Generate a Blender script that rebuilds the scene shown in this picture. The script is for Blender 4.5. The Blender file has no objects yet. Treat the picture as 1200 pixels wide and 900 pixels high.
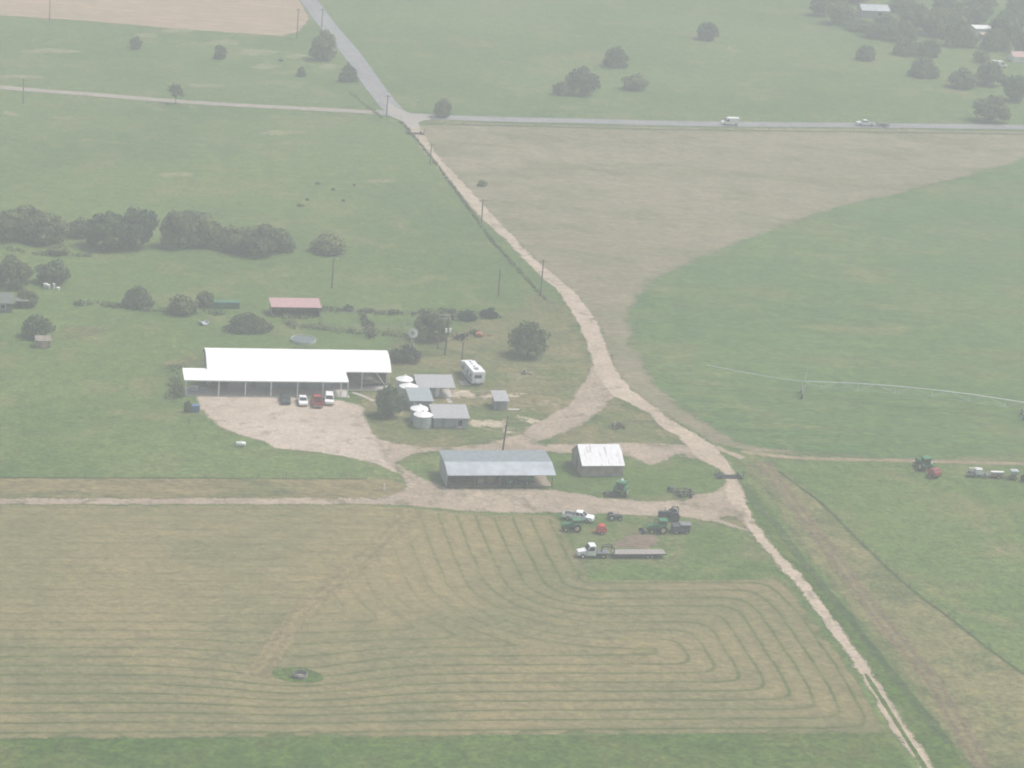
import bpy, bmesh, math, random
import numpy as np
from mathutils import Vector, Matrix
from mathutils.geometry import delaunay_2d_cdt

R = math.radians
rng = random.Random(7)
scene = bpy.context.scene
COL = scene.collection

# ------------------------------------------------------------------ camera
F_PX, K_PX, ROLL = 3200.0, 0.0053, R(4.5)
TH = math.atan(1050.0 / F_PX)
CAM_H = math.cos(TH) / K_PX
cam_d = bpy.data.cameras.new("camera")
cam = bpy.data.objects.new("camera", cam_d)
COL.objects.link(cam)
cam_d.sensor_width = 36.0
cam_d.lens = 36.0 * F_PX / 1200.0
cam_d.clip_start, cam_d.clip_end = 1.0, 12000.0
cam.matrix_world = Matrix.Translation((0, 0, CAM_H)) @ Matrix.Rotation(math.pi / 2 - TH, 4, 'X') @ Matrix.Rotation(ROLL, 4, 'Z')
scene.camera = cam

# ------------------------------------------------------------------ sky, sun, exposure
SUN_EL, SUN_ROT = R(60), R(72)
world = bpy.data.worlds.new("World")
scene.world = world
world.use_nodes = True
wn = world.node_tree
bg = wn.nodes["Background"]
sky = wn.nodes.new("ShaderNodeTexSky")
sky.sky_type = 'NISHITA'
sky.sun_disc = False
sky.sun_elevation = SUN_EL
sky.sun_rotation = SUN_ROT
sky.air_density = 1.0
sky.dust_density = 6.0
sky.ozone_density = 0.6
wn.links.new(sky.outputs[0], bg.inputs[0])
bg.inputs[1].default_value = 0.105
sl = bpy.data.lights.new("sun", 'SUN')
sl.energy = 2.4
sl.angle = R(14)
sl.color = (1.0, 0.965, 0.92)
sun = bpy.data.objects.new("sun", sl)
COL.objects.link(sun)
sun.location = (0, 400, 300)
# sky sun_rotation turns clockwise seen from above, measured from +Y
sd = Vector((math.sin(SUN_ROT) * math.cos(SUN_EL), math.cos(SUN_ROT) * math.cos(SUN_EL), math.sin(SUN_EL)))
sun.rotation_euler = sd.to_track_quat('Z', 'Y').to_euler()

vs = scene.view_settings
vs.view_transform = 'Standard'
vs.look = 'None'
vs.gamma = 1.0
vs.use_curve_mapping = False
vs.exposure = 0.36
scene.render.engine = 'CYCLES'
cy = scene.cycles
cy.use_denoising = True
cy.max_bounces = 6
cy.diffuse_bounces = 3
cy.transparent_max_bounces = 12
cy.volume_bounces = 1
cy.filter_width = 1.9
HAZE_DENSITY = 0.00068
HAZE_COLOR = (0.90, 0.95, 1.0)

# ------------------------------------------------------------------ pixel -> place
CR, SR = math.cos(ROLL), math.sin(ROLL)

def at(px, py, z=0.0):
    """the point at height z seen at photo pixel (px, py) of the 1200x900 photograph"""
    u0, v0 = px - 600.0, py - 450.0
    u, v = u0 * CR + v0 * SR, -u0 * SR + v0 * CR
    t = (CAM_H - z) / (math.sin(TH) + v / F_PX * math.cos(TH))
    return Vector((u / F_PX * t, t * (math.cos(TH) - v / F_PX * math.sin(TH)), z))

def pxm(px, py):
    """pixels per metre across the view at a ground pixel, and the depression angle"""
    u0, v0 = px - 600.0, py - 450.0
    v = -u0 * SR + v0 * CR
    return math.cos(TH) * (v + 1050.0) / CAM_H, TH + math.atan(v / F_PX)

def heading(a, b):
    d = at(*b) - at(*a)
    return math.atan2(d.y, d.x)

# ------------------------------------------------------------------ materials
MATS = {}

def new_mat(name):
    m = bpy.data.materials.new(name)
    m.use_nodes = True
    nt = m.node_tree
    return m, nt, nt.nodes["Principled BSDF"]

def noise(nt, vec, scale, detail=3.0, rough=0.55, dist=0.0):
    n = nt.nodes.new("ShaderNodeTexNoise")
    n.inputs["Scale"].default_value = scale
    n.inputs["Detail"].default_value = detail
    n.inputs["Roughness"].default_value = rough
    n.inputs["Distortion"].default_value = dist
    nt.links.new(vec, n.inputs["Vector"])
    return n.outputs["Fac"]

def ramp(nt, fac, a, b, lo=0.0, hi=1.0):
    n = nt.nodes.new("ShaderNodeMapRange")
    n.interpolation_type = 'SMOOTHSTEP'
    n.inputs[1].default_value, n.inputs[2].default_value = a, b
    n.inputs[3].default_value, n.inputs[4].default_value = lo, hi
    nt.links.new(fac, n.inputs[0])
    return n.outputs[0]

def mix(nt, fac, a, b, mode='MIX'):
    n = nt.nodes.new("ShaderNodeMix")
    n.data_type = 'RGBA'
    n.blend_type = mode
    for s, v in ((0, fac), (6, a), (7, b)):
        if isinstance(v, (int, float)):
            n.inputs[s].default_value = v
        elif isinstance(v, tuple):
            n.inputs[s].default_value = (v[0], v[1], v[2], 1.0)
        else:
            nt.links.new(v, n.inputs[s])
    return n.outputs[2]

def mth(nt, op, a, b=0.0, clamp=False):
    n = nt.nodes.new("ShaderNodeMath")
    n.operation = op
    n.use_clamp = clamp
    for i, v in enumerate((a, b)):
        if isinstance(v, (int, float)):
            n.inputs[i].default_value = v
        else:
            nt.links.new(v, n.inputs[i])
    return n.outputs[0]

def attr(nt, name):
    n = nt.nodes.new("ShaderNodeAttribute")
    n.attribute_name = name
    return n.outputs["Fac"]

def pm(name, rgb, rough=0.6, metal=0.0, var=0.12, scale=1.3, stripes=0.0, stain=None, stain_amt=0.5):
    """an object material: base colour with dirt and tone noise, optional sheet-metal ribs and stains"""
    if name in MATS:
        return MATS[name]
    m, nt, p = new_mat(name)
    tc = nt.nodes.new("ShaderNodeTexCoord")
    vec = tc.outputs["Object"]
    f = ramp(nt, noise(nt, vec, scale, 4.0), 0.3, 0.7)
    lo = tuple(c * (1 - var) for c in rgb)
    hi = tuple(min(1.0, c * (1 + var)) for c in rgb)
    col = mix(nt, f, lo, hi)
    if stain:
        mp = nt.nodes.new("ShaderNodeMapping")
        mp.inputs["Scale"].default_value = (2.2, 0.16, 0.3)
        nt.links.new(vec, mp.inputs[0])
        s = ramp(nt, noise(nt, mp.outputs[0], 1.0, 4.0, 0.7), 1.0 - stain_amt, 1.0 - stain_amt + 0.08)
        col = mix(nt, s, col, stain)
    if stripes:
        w = nt.nodes.new("ShaderNodeTexWave")
        w.wave_type, w.bands_direction, w.wave_profile = 'BANDS', 'X', 'SIN'
        w.inputs["Scale"].default_value = 1.1
        nt.links.new(vec, w.inputs[0])
        bp = nt.nodes.new("ShaderNodeBump")
        bp.inputs["Strength"].default_value = stripes
        bp.inputs["Distance"].default_value = 0.04
        nt.links.new(w.outputs["Fac"], bp.inputs["Height"])
        nt.links.new(bp.outputs[0], p.inputs["Normal"])
    nt.links.new(col, p.inputs["Base Color"])
    p.inputs["Roughness"].default_value = rough
    p.inputs["Metallic"].default_value = metal
    MATS[name] = m
    return m

def ground_mat(name, base, alt, dry, bare=None, edge=True, big=0.012, mid=0.06, fine=0.9,
               dry_lo=0.52, dry_hi=0.68, bare_lo=0.66, bare_hi=0.74, stretch=0.0, dark=0.35, edge_noise=0.35,
               edge_amt=1.1, rows=None, ruts=None, dashes=None):
    """field, verge and dirt materials, all in world metres"""
    m, nt, p = new_mat(name)
    g = nt.nodes.new("ShaderNodeNewGeometry")
    mp = nt.nodes.new("ShaderNodeMapping")
    mp.inputs["Rotation"].default_value = (0, 0, -R(12.5))
    if stretch:
        mp.inputs["Scale"].default_value = (1.0 - stretch, 1.0, 1.0)
    nt.links.new(g.outputs["Position"], mp.inputs[0])
    vec = mp.outputs[0]
    f1 = ramp(nt, noise(nt, vec, big, 5.0, 0.6), 0.38, 0.62)
    col = mix(nt, f1, base, alt)
    f2 = ramp(nt, noise(nt, vec, mid, 6.0, 0.68, 0.4), dry_lo, dry_hi)
    col = mix(nt, f2, col, dry)
    if bare:
        f3 = ramp(nt, noise(nt, vec, mid * 1.7, 5.0, 0.62, 0.8), bare_lo, bare_hi)
        col = mix(nt, f3, col, bare)
    if rows:
        ph = attr(nt, 'phase')
        wob = mth(nt, 'MULTIPLY', mth(nt, 'SUBTRACT', noise(nt, vec, 0.22, 3.0), 0.5), 0.22)
        ph = mth(nt, 'ADD', ph, wob)
        tri = mth(nt, 'ABSOLUTE', mth(nt, 'SUBTRACT', mth(nt, 'FRACT', ph), 0.5))
        line = ramp(nt, tri, 0.03, 0.13, 1.0, 0.0)
        wide = ramp(nt, tri, 0.12, 0.42, 1.0, 0.0)
        brk = ramp(nt, noise(nt, vec, 0.11, 4.0, 0.7), 0.34, 0.56, 0.50, 1.0)
        line = mth(nt, 'MULTIPLY', mth(nt, 'MULTIPLY', line, brk), attr(nt, 'rowmix'))
        wide = mth(nt, 'MULTIPLY', mth(nt, 'MULTIPLY', wide, 0.16), attr(nt, 'rowmix'))
        col = mix(nt, wide, col, rows)
        col = mix(nt, mth(nt, 'MULTIPLY', line, 0.9), col, rows)
    if ruts:
        ac = attr(nt, 'across')
        wv = mth(nt, 'ADD', ac, mth(nt, 'MULTIPLY', mth(nt, 'SUBTRACT', noise(nt, vec, 0.15, 3.0), 0.5), 0.5))
        d = mth(nt, 'ABSOLUTE', mth(nt, 'SUBTRACT', mth(nt, 'ABSOLUTE', wv), 0.5))
        rf = ramp(nt, d, 0.10, 0.38, 0.75, 0.0)
        col = mix(nt, rf, col, ruts)
    if dashes:
        ac = attr(nt, 'across')
        col = mix(nt, ramp(nt, mth(nt, 'ABSOLUTE', ac), 0.02, 0.035, 0.8, 0.0), col, dashes)
    ff = noise(nt, vec, fine, 5.0, 0.75)
    col = mix(nt, dark, col, mix(nt, ramp(nt, ff, 0.30, 0.72), (0.30, 0.32, 0.30), (1.62, 1.60, 1.55)), 'MULTIPLY')
    f5 = noise(nt, vec, 0.27, 4.0, 0.7)
    col = mix(nt, dark * 0.8, col, mix(nt, ramp(nt, f5, 0.34, 0.66), (0.55, 0.60, 0.56), (1.42, 1.36, 1.30)), 'MULTIPLY')
    nt.links.new(col, p.inputs["Base Color"])
    p.inputs["Roughness"].default_value = 0.95
    p.inputs["Specular IOR Level"].default_value = 0.08
    bp = nt.nodes.new("ShaderNodeBump")
    bp.inputs["Strength"].default_value = 0.5
    bp.inputs["Distance"].default_value = 0.3
    nt.links.new(ff, bp.inputs["Height"])
    nt.links.new(bp.outputs[0], p.inputs["Normal"])
    if edge:
        e = mth(nt, 'ADD', attr(nt, 'edge'), mth(nt, 'MULTIPLY', mth(nt, 'SUBTRACT', noise(nt, vec, edge_noise, 6.0, 0.7), 0.5), edge_amt))
        e = mth(nt, 'ADD', e, mth(nt, 'MULTIPLY', mth(nt, 'SUBTRACT', noise(nt, vec, 2.6, 4.0, 0.8), 0.5), 1.3))
        a = ramp(nt, e, 0.485, 0.515)
        nt.links.new(a, p.inputs["Alpha"])
    MATS[name] = m
    return m

def leaf_mat(name, c1, c2, c3):
    m, nt, p = new_mat(name)
    t = attr(nt, 'tint')
    col = mix(nt, ramp(nt, t, 0.0, 0.6), c1, c2)
    col = mix(nt, ramp(nt, t, 0.6, 1.0), col, c3)
    oi = nt.nodes.new("ShaderNodeObjectInfo")
    col = mix(nt, 1.0, col, mix(nt, oi.outputs["Random"], (0.70, 0.78, 0.82), (1.30, 1.20, 1.05)), 'MULTIPLY')
    nt.links.new(col, p.inputs["Base Color"])
    p.inputs["Roughness"].default_value = 0.8
    p.inputs["Specular IOR Level"].default_value = 0.15
    tr = nt.nodes.new("ShaderNodeBsdfTranslucent")
    nt.links.new(col, tr.inputs[0])
    ms = nt.nodes.new("ShaderNodeMixShader")
    ms.inputs[0].default_value = 0.35
    nt.links.new(p.outputs[0], ms.inputs[1])
    nt.links.new(tr.outputs[0], ms.inputs[2])
    nt.links.new(ms.outputs[0], nt.nodes["Material Output"].inputs[0])
    MATS[name] = m
    return m

# ------------------------------------------------------------------ mesh helpers
class MB:
    def __init__(self):
        self.v, self.f = [], []

    def add(self, verts, faces):
        n = len(self.v)
        self.v += [tuple(v) for v in verts]
        self.f += [tuple(i + n for i in f) for f in faces]
        return self

    def box(self, x0, x1, y0, y1, z0, z1, rz=0.0, c=None):
        vs_ = [(x, y, z) for z in (z0, z1) for (x, y) in ((x0, y0), (x1, y0), (x1, y1), (x0, y1))]
        if rz:
            cx, cy_ = c or ((x0 + x1) / 2, (y0 + y1) / 2)
            s, k = math.sin(rz), math.cos(rz)
            vs_ = [(cx + (x - cx) * k - (y - cy_) * s, cy_ + (x - cx) * s + (y - cy_) * k, z) for x, y, z in vs_]
        return self.add(vs_, [(3, 2, 1, 0), (4, 5, 6, 7), (0, 1, 5, 4), (1, 2, 6, 5), (2, 3, 7, 6), (3, 0, 4, 7)])

    def prism(self, prof, y0, y1, inset0=None, axis='y'):
        """profile in x-z swept from y0 to y1 (axis y) or profile in y-z swept along x (axis x)"""
        n = len(prof)
        f = (lambda a, b, s: (a, s, b)) if axis == 'y' else (lambda a, b, s: (s, a, b))
        vs_ = [f(a, b, y0) for a, b in prof] + [f(a, b, y1) for a, b in prof]
        fs = [tuple(range(n)), tuple(range(2 * n - 1, n - 1, -1))]
        fs += [(i, i + n, (i + 1) % n + n, (i + 1) % n) for i in range(n)]
        return self.add(vs_, fs)

    def loft(self, rings, cap=True):
        n = len(rings[0])
        vs_ = [p for r in rings for p in r]
        fs = []
        for k in range(len(rings) - 1):
            for i in range(n):
                j = (i + 1) % n
                fs.append((k * n + i, k * n + j, (k + 1) * n + j, (k + 1) * n + i))
        if cap:
            fs += [tuple(range(n - 1, -1, -1)), tuple(range((len(rings) - 1) * n, len(rings) * n))]
        return self.add(vs_, fs)

    def tube(self, p0, p1, r0, r1=None, n=6):
        r1 = r0 if r1 is None else r1
        p0, p1 = Vector(p0), Vector(p1)
        d = (p1 - p0)
        if d.length < 1e-6:
            return self
        d.normalize()
        a = d.orthogonal().normalized()
        b = d.cross(a)
        rr = []
        for p, r in ((p0, r0), (p1, r1)):
            rr.append([p + (a * math.cos(t) + b * math.sin(t)) * r for t in [2 * math.pi * i / n for i in range(n)]])
        return self.loft(rr)

    def path(self, pts, r, n=6):
        for a, b in zip(pts[:-1], pts[1:]):
            self.tube(a, b, r, r, n)
        return self

    def cyl(self, x, y, z0, z1, r, n=24, r1=None):
        return self.tube((x, y, z0), (x, y, z1), r, r1, n)

    def build(self, name, mat, parent=None, smooth=False, bevel=0.0):
        me = bpy.data.meshes.new(name)
        me.from_pydata(self.v, [], self.f)
        bm = bmesh.new()
        bm.from_mesh(me)
        bmesh.ops.recalc_face_normals(bm, faces=bm.faces)
        if bevel:
            bmesh.ops.bevel(bm, geom=list(bm.edges), offset=bevel, segments=2, affect='EDGES', profile=0.6, clamp_overlap=True)
        bm.to_mesh(me)
        bm.free()
        if smooth:
            me.polygons.foreach_set("use_smooth", [True] * len(me.polygons))
        me.materials.append(mat)
        o = bpy.data.objects.new(name, me)
        COL.objects.link(o)
        if parent:
            o.parent = parent
        return o

def tag(o, label, cat, group=None, kind=None):
    if label:
        o['label'] = label
    if cat:
        o['category'] = cat
    if group:
        o['group'] = group
    if kind:
        o['kind'] = kind
    return o

def thing(name, label, cat, loc, rz=0.0, group=None, scale=1.0):
    o = bpy.data.objects.new(name, None)
    o.empty_display_size = 0.5
    COL.objects.link(o)
    o.location = loc
    o.rotation_euler = (0, 0, rz)
    o.scale = (scale,) * 3 if isinstance(scale, (int, float)) else scale
    return tag(o, label, cat, group)

def kids(o):
    return [c for c in COL.objects if c.parent == o]

def dup(root, loc, rz, label=None, group=None, scale=None):
    r = root.copy()
    COL.objects.link(r)
    r.location, r.rotation_euler = loc, (0, 0, rz)
    if scale is not None:
        r.scale = (scale,) * 3 if isinstance(scale, (int, float)) else scale
    if label:
        r['label'] = label
    if group:
        r['group'] = group
    for ch in list(root.children):
        c = ch.copy()
        COL.objects.link(c)
        c.parent = r
        for g in ch.children:
            d = g.copy()
            COL.objects.link(d)
            d.parent = c
    return r

# ------------------------------------------------------------------ ground sheets
def smooth_loop(pts, n=4):
    out = []
    N = len(pts)
    for i in range(N):
        p0, p1, p2, p3 = pts[i - 1], pts[i], pts[(i + 1) % N], pts[(i + 2) % N]
        for k in range(n):
            t = k / n
            out.append(0.5 * ((2 * p1) + (p2 - p0) * t + (2 * p0 - 5 * p1 + 4 * p2 - p3) * t * t + (3 * p1 - p0 - 3 * p2 + p3) * t ** 3))
    return out

def seg_dist(P, A, B):
    d = B - A
    L = max(1e-9, float(d @ d))
    t = np.clip(((P - A) @ d) / L, 0, 1)
    return np.hypot(*(P - (A + t[:, None] * d)).T)

def poly_dist(P, pts, closed=True):
    out = np.full(len(P), 1e9)
    n = len(pts)
    for i in range(n if closed else n - 1):
        out = np.minimum(out, seg_dist(P, pts[i], pts[(i + 1) % n]))
    return out

def inside(P, pts):
    r = np.zeros(len(P), bool)
    n = len(pts)
    for i in range(n):
        a, b = pts[i], pts[(i + 1) % n]
        c = (a[1] > P[:, 1]) != (b[1] > P[:, 1])
        with np.errstate(divide='ignore', invalid='ignore'):
            x = (b[0] - a[0]) * (P[:, 1] - a[1]) / (b[1] - a[1]) + a[0]
        r ^= c & (P[:, 0] < x)
    return r

def sheet(name, px, z, mat, feather=1.0, smooth=False, step=6.0, kind='structure', grid=None, fields=None, world=False):
    pts = [Vector((p[0], p[1])) if world else at(*p).to_2d() for p in px]
    if smooth:
        pts = smooth_loop(pts)
    # resample
    rs = []
    for a, b in zip(pts, pts[1:] + pts[:1]):
        k = max(1, int((b - a).length / step))
        rs += [a.lerp(b, i / k) for i in range(k)]
    area = sum(a.x * b.y - b.x * a.y for a, b in zip(rs, rs[1:] + rs[:1]))
    if area < 0:
        rs.reverse()
    n = len(rs)
    base = np.array([tuple(p) for p in rs])
    off = []
    for i in range(n):
        t = (rs[(i + 1) % n] - rs[i - 1])
        t = t.normalized() if t.length > 1e-9 else Vector((1, 0))
        off.append((rs[i].x + t.y * feather, rs[i].y - t.x * feather))
    inn = []
    for i in range(n):
        t = (rs[(i + 1) % n] - rs[i - 1])
        t = t.normalized() if t.length > 1e-9 else Vector((1, 0))
        inn.append((rs[i].x - t.y * feather, rs[i].y + t.x * feather))
    cand = [base, np.array(inn)]
    if grid:
        lo, hi = base.min(0), base.max(0)
        gx, gy = np.meshgrid(np.arange(lo[0], hi[0], grid), np.arange(lo[1], hi[1], grid))
        cand.append(np.c_[gx.ravel(), gy.ravel()])
    C = np.concatenate(cand[1:])
    C = C[inside(C, base)]
    if len(C):
        d = poly_dist(C, base)
        C = C[d > feather * 0.8]
    P = [Vector(p) for p in off] + [Vector(p) for p in base] + [Vector(p) for p in C]
    vo, _, fo, _, _, _ = delaunay_2d_cdt(P, [], [list(range(n))], 1, 1e-4)
    V = np.array([tuple(v) for v in vo])
    dd = poly_dist(V, base)
    s = np.where(inside(V, base), dd, -dd)
    e = np.clip(0.5 + 0.5 * s / feather, 0, 1)
    me = bpy.data.meshes.new(name)
    me.from_pydata([(v[0], v[1], z) for v in V], [], [f if len(f) == 3 else f for f in fo])
    a = me.attributes.new('edge', 'FLOAT', 'POINT')
    a.data.foreach_set('value', e.astype(np.float32))
    for k, fn in (fields or {}).items():
        a = me.attributes.new(k, 'FLOAT', 'POINT')
        a.data.foreach_set('value', fn(V).astype(np.float32))
    bm = bmesh.new()
    bm.from_mesh(me)
    for f in bm.faces:
        f.normal_update()
        if f.normal.z < 0:
            f.normal_flip()
    bm.to_mesh(me)
    bm.free()
    me.materials.append(mat)
    o = bpy.data.objects.new(name, me)
    COL.objects.link(o)
    o['kind'] = kind
    return o

def ribbon(name, px, width, z, mat, feather=0.5, kind='structure', world=False, smooth=True):
    pts = [Vector((p[0], p[1])) if world else at(p[0], p[1]).to_2d() for p in px]
    ws = [p[2] if len(p) > 2 else width for p in px]
    P, W = [], []
    for i in range(len(pts) - 1):
        p0, p1, p2, p3 = pts[max(0, i - 1)], pts[i], pts[i + 1], pts[min(len(pts) - 1, i + 2)]
        k = max(2, int((p2 - p1).length / 4))
        for j in range(k):
            t = j / k
            if smooth:
                P.append(0.5 * ((2 * p1) + (p2 - p0) * t + (2 * p0 - 5 * p1 + 4 * p2 - p3) * t * t + (3 * p1 - p0 - 3 * p2 + p3) * t ** 3))
            else:
                P.append(p1.lerp(p2, t))
            W.append(ws[i] * (1 - t) + ws[i + 1] * t)
    P.append(pts[-1])
    W.append(ws[-1])
    V, E, A, Fc = [], [], [], []
    for i, p in enumerate(P):
        t = (P[min(i + 1, len(P) - 1)] - P[max(0, i - 1)]).normalized()
        nrm = Vector((-t.y, t.x))
        h = W[i] / 2
        for o_, e in ((-h - feather, 0), (-max(h - feather, h * .3), 1), (max(h - feather, h * .3), 1), (h + feather, 0)):
            q = p + nrm * o_
            V.append((q.x, q.y, z))
            E.append(e)
            A.append(o_ / h)
    for i in range(len(P) - 1):
        for k in range(3):
            a = i * 4 + k
            Fc.append((a, a + 4, a + 5, a + 1))
    me = bpy.data.meshes.new(name)
    me.from_pydata(V, [], Fc)
    for nm, vals in (('edge', E), ('across', A)):
        a = me.attributes.new(nm, 'FLOAT', 'POINT')
        a.data.foreach_set('value', np.array(vals, np.float32))
    bm = bmesh.new()
    bm.from_mesh(me)
    for f in bm.faces:
        f.normal_update()
        if f.normal.z < 0:
            f.normal_flip()
    bm.to_mesh(me)
    bm.free()
    me.materials.append(mat)
    o = bpy.data.objects.new(name, me)
    COL.objects.link(o)
    o['kind'] = kind
    return o

# ================================================================== THE GROUND
GREEN, GREEN2, OLIVE = (0.087, 0.144, 0.043), (0.118, 0.174, 0.055), (0.160, 0.176, 0.071)
STRAW = (0.270, 0.235, 0.135)
m_past = ground_mat("pasture_grass", GREEN, GREEN2, OLIVE, STRAW, edge=False, dry_lo=0.48, dry_hi=0.68, bare_lo=0.64, bare_hi=0.78, dark=0.48)
m_yard = ground_mat("yard_grass", (0.098, 0.135, 0.048), (0.135, 0.150, 0.064), (0.185, 0.168, 0.085), (0.31, 0.255, 0.18), big=0.03, dry_lo=0.42, dry_hi=0.60, bare_lo=0.58, bare_hi=0.72, dark=0.55, edge_noise=0.12, edge_amt=1.5)
m_dry = ground_mat("dry_grass", (0.216, 0.196, 0.128), (0.242, 0.218, 0.148), (0.176, 0.176, 0.100), (0.29, 0.26, 0.17), dry_lo=0.45, dry_hi=0.62, bare_lo=0.60, bare_hi=0.76, dark=0.42, stretch=0.45, edge_noise=0.10, edge_amt=1.4)
m_irr = ground_mat("irrigated_grass", (0.080, 0.148, 0.047), (0.106, 0.172, 0.058), (0.142, 0.168, 0.064), (0.22, 0.20, 0.11), dry_lo=0.46, dry_hi=0.68, bare_lo=0.66, bare_hi=0.8, dark=0.5, stretch=0.45, edge_noise=0.10, edge_amt=1.4)
m_hay = ground_mat("mown_hay", (0.244, 0.205, 0.106), (0.202, 0.184, 0.094), (0.172, 0.168, 0.084), (0.272, 0.228, 0.122), rows=(0.084, 0.112, 0.032), big=0.018, dry_lo=0.42, dry_hi=0.66, bare_lo=0.60, bare_hi=0.80, mid=0.03, dark=0.34, stretch=0.2)
m_lush = ground_mat("lush_grass", (0.062, 0.116, 0.022), (0.082, 0.138, 0.031), (0.110, 0.136, 0.040), (0.15, 0.145, 0.07), dry_lo=0.46, dry_hi=0.68, bare_lo=0.66, bare_hi=0.8, dark=0.6)
m_verge = ground_mat("mown_strip", (0.165, 0.155, 0.072), (0.205, 0.175, 0.090), (0.120, 0.138, 0.056), None, dark=0.5, stretch=0.4)
m_tan = ground_mat("dry_verge", (0.176, 0.176, 0.080), (0.212, 0.196, 0.098), (0.120, 0.142, 0.058), (0.225, 0.198, 0.115), dry_lo=0.44, dry_hi=0.62, dark=0.5, edge_noise=0.15, edge_amt=1.4)
m_dirt = ground_mat("caliche_dirt", (0.312, 0.256, 0.198), (0.368, 0.308, 0.244), (0.200, 0.172, 0.118), (0.40, 0.335, 0.28), big=0.06, mid=0.18, fine=1.2, dark=0.34, edge_noise=0.25, edge_amt=1.5)
m_lot = ground_mat("caliche_gravel", (0.430, 0.364, 0.302), (0.484, 0.414, 0.350), (0.310, 0.260, 0.215), (0.54, 0.47, 0.41), big=0.05, mid=0.2, fine=1.4, dark=0.28, edge_noise=0.25, edge_amt=1.5)
m_road = ground_mat("road_caliche", (0.405, 0.336, 0.264), (0.460, 0.388, 0.312), (0.270, 0.225, 0.175), (0.46, 0.395, 0.335), big=0.05, mid=0.18, fine=1.2, dark=0.28, edge_noise=0.25, edge_amt=1.4)
m_track = ground_mat("field_dirt", (0.25, 0.205, 0.135), (0.29, 0.235, 0.16), (0.16, 0.165, 0.085), None, big=0.05, mid=0.2, dark=0.35, edge_noise=0.3, edge_amt=1.5)
m_path = ground_mat("mown_track", (0.232, 0.195, 0.100), (0.240, 0.200, 0.105), (0.195, 0.172, 0.088), None, big=0.05, mid=0.2, dark=0.42, ruts=(0.195, 0.168, 0.086), edge_noise=0.15, edge_amt=1.7)
m_rut = ground_mat("rutted_dirt", (0.172, 0.166, 0.084), (0.195, 0.180, 0.098), (0.140, 0.148, 0.066), None, big=0.05, mid=0.2, dark=0.5, ruts=(0.165, 0.122, 0.085), edge_noise=0.2, edge_amt=1.6)
m_asph = ground_mat("old_asphalt", (0.235, 0.24, 0.262), (0.265, 0.27, 0.292), (0.21, 0.213, 0.23), None, big=0.03, mid=0.1, dark=0.25, edge_noise=0.4, edge_amt=1.0, dashes=(0.40, 0.34, 0.16))
m_till = ground_mat("tilled_soil", (0.34, 0.255, 0.180), (0.38, 0.29, 0.21), (0.29, 0.235, 0.160), None, big=0.02, mid=0.08, dark=0.4, stretch=0.8)
m_patch = ground_mat('pale_caliche', (0.43, 0.37, 0.285), (0.48, 0.42, 0.33), (0.31, 0.27, 0.19), None, big=0.1, mid=0.3, dark=0.4, edge_noise=0.3, edge_amt=3.2)
m_straw = ground_mat('straw_litter', (0.325, 0.275, 0.215), (0.375, 0.32, 0.25), (0.255, 0.21, 0.165), None, big=0.1, mid=0.3, dark=0.45, edge_noise=0.25, edge_amt=2.6)
m_edge = ground_mat('edge_weeds', (0.055, 0.088, 0.030), (0.072, 0.108, 0.040), (0.10, 0.122, 0.052), None, mid=0.2, dark=0.5, edge_noise=0.2, edge_amt=1.8)
m_block = ground_mat('fresh_grass', (0.084, 0.142, 0.036), (0.108, 0.165, 0.046), (0.150, 0.158, 0.074), (0.22, 0.19, 0.11), big=0.03, dry_lo=0.46, dry_hi=0.66, bare_lo=0.62, bare_hi=0.8, dark=0.5, edge_noise=0.2, edge_amt=1.2)
m_soil = ground_mat("dark_soil", (0.185, 0.140, 0.105), (0.215, 0.168, 0.13), (0.15, 0.14, 0.08), None, big=0.1, mid=0.3, dark=0.45, edge_amt=1.8)

# base sheet out to the horizon
mb = MB()
mb.add([(-4000, -1500, 0), (4000, -1500, 0), (4000, 7000, 0), (-4000, 7000, 0)], [(0, 1, 2, 3)])
gnd = mb.build("ground", m_past)
gnd['kind'] = 'structure'

# fields
sheet("dry_pasture_ground", [(488, 147), (533, 143), (667, 147), (800, 150), (1000, 151), (1200, 154.5), (1420, 158), (1420, 545), (1150, 540), (1020, 536), (930, 531), (880, 528), (838, 519), (770, 481), (738, 455), (718, 428), (700, 382), (672, 343), (632, 309), (582, 258), (540, 212), (510, 181)], 0.012, m_dry, 2.5)
circ = [(745, 348), (739, 368), (737.3, 390.7), (742, 404), (752, 422.7), (770.7, 454.7), (786, 470), (808, 484), (842.7, 505.3), (870, 519), (905, 527), (960, 532), (1030, 534.5), (1110, 537), (1200, 540), (1420, 546),
        (1420, 138), (1196.5, 187), (1112.5, 211.5), (1042.5, 229), (976, 244.8), (920, 263.3), (867.5, 283.2), (802.7, 310.7), (778.7, 322.7), (760, 334.7)]
sheet("irrigated_field", circ, 0.024, m_irr, 3.5)
sheet("tilled_field", [(-180, 6), (0, 18), (100, 24), (200, 33), (330, 42), (350, 37), (362, 22), (348, -6), (320, -60), (-180, -110)], 0.012, m_till, 1.5)
sheet("mown_strip", [(-160, 560), (0, 560), (200, 560.5), (430, 561), (458, 562), (472, 567), (474, 575), (455, 582), (430, 584), (0, 584), (-160, 584)], 0.012, m_verge, 1.0)

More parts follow.
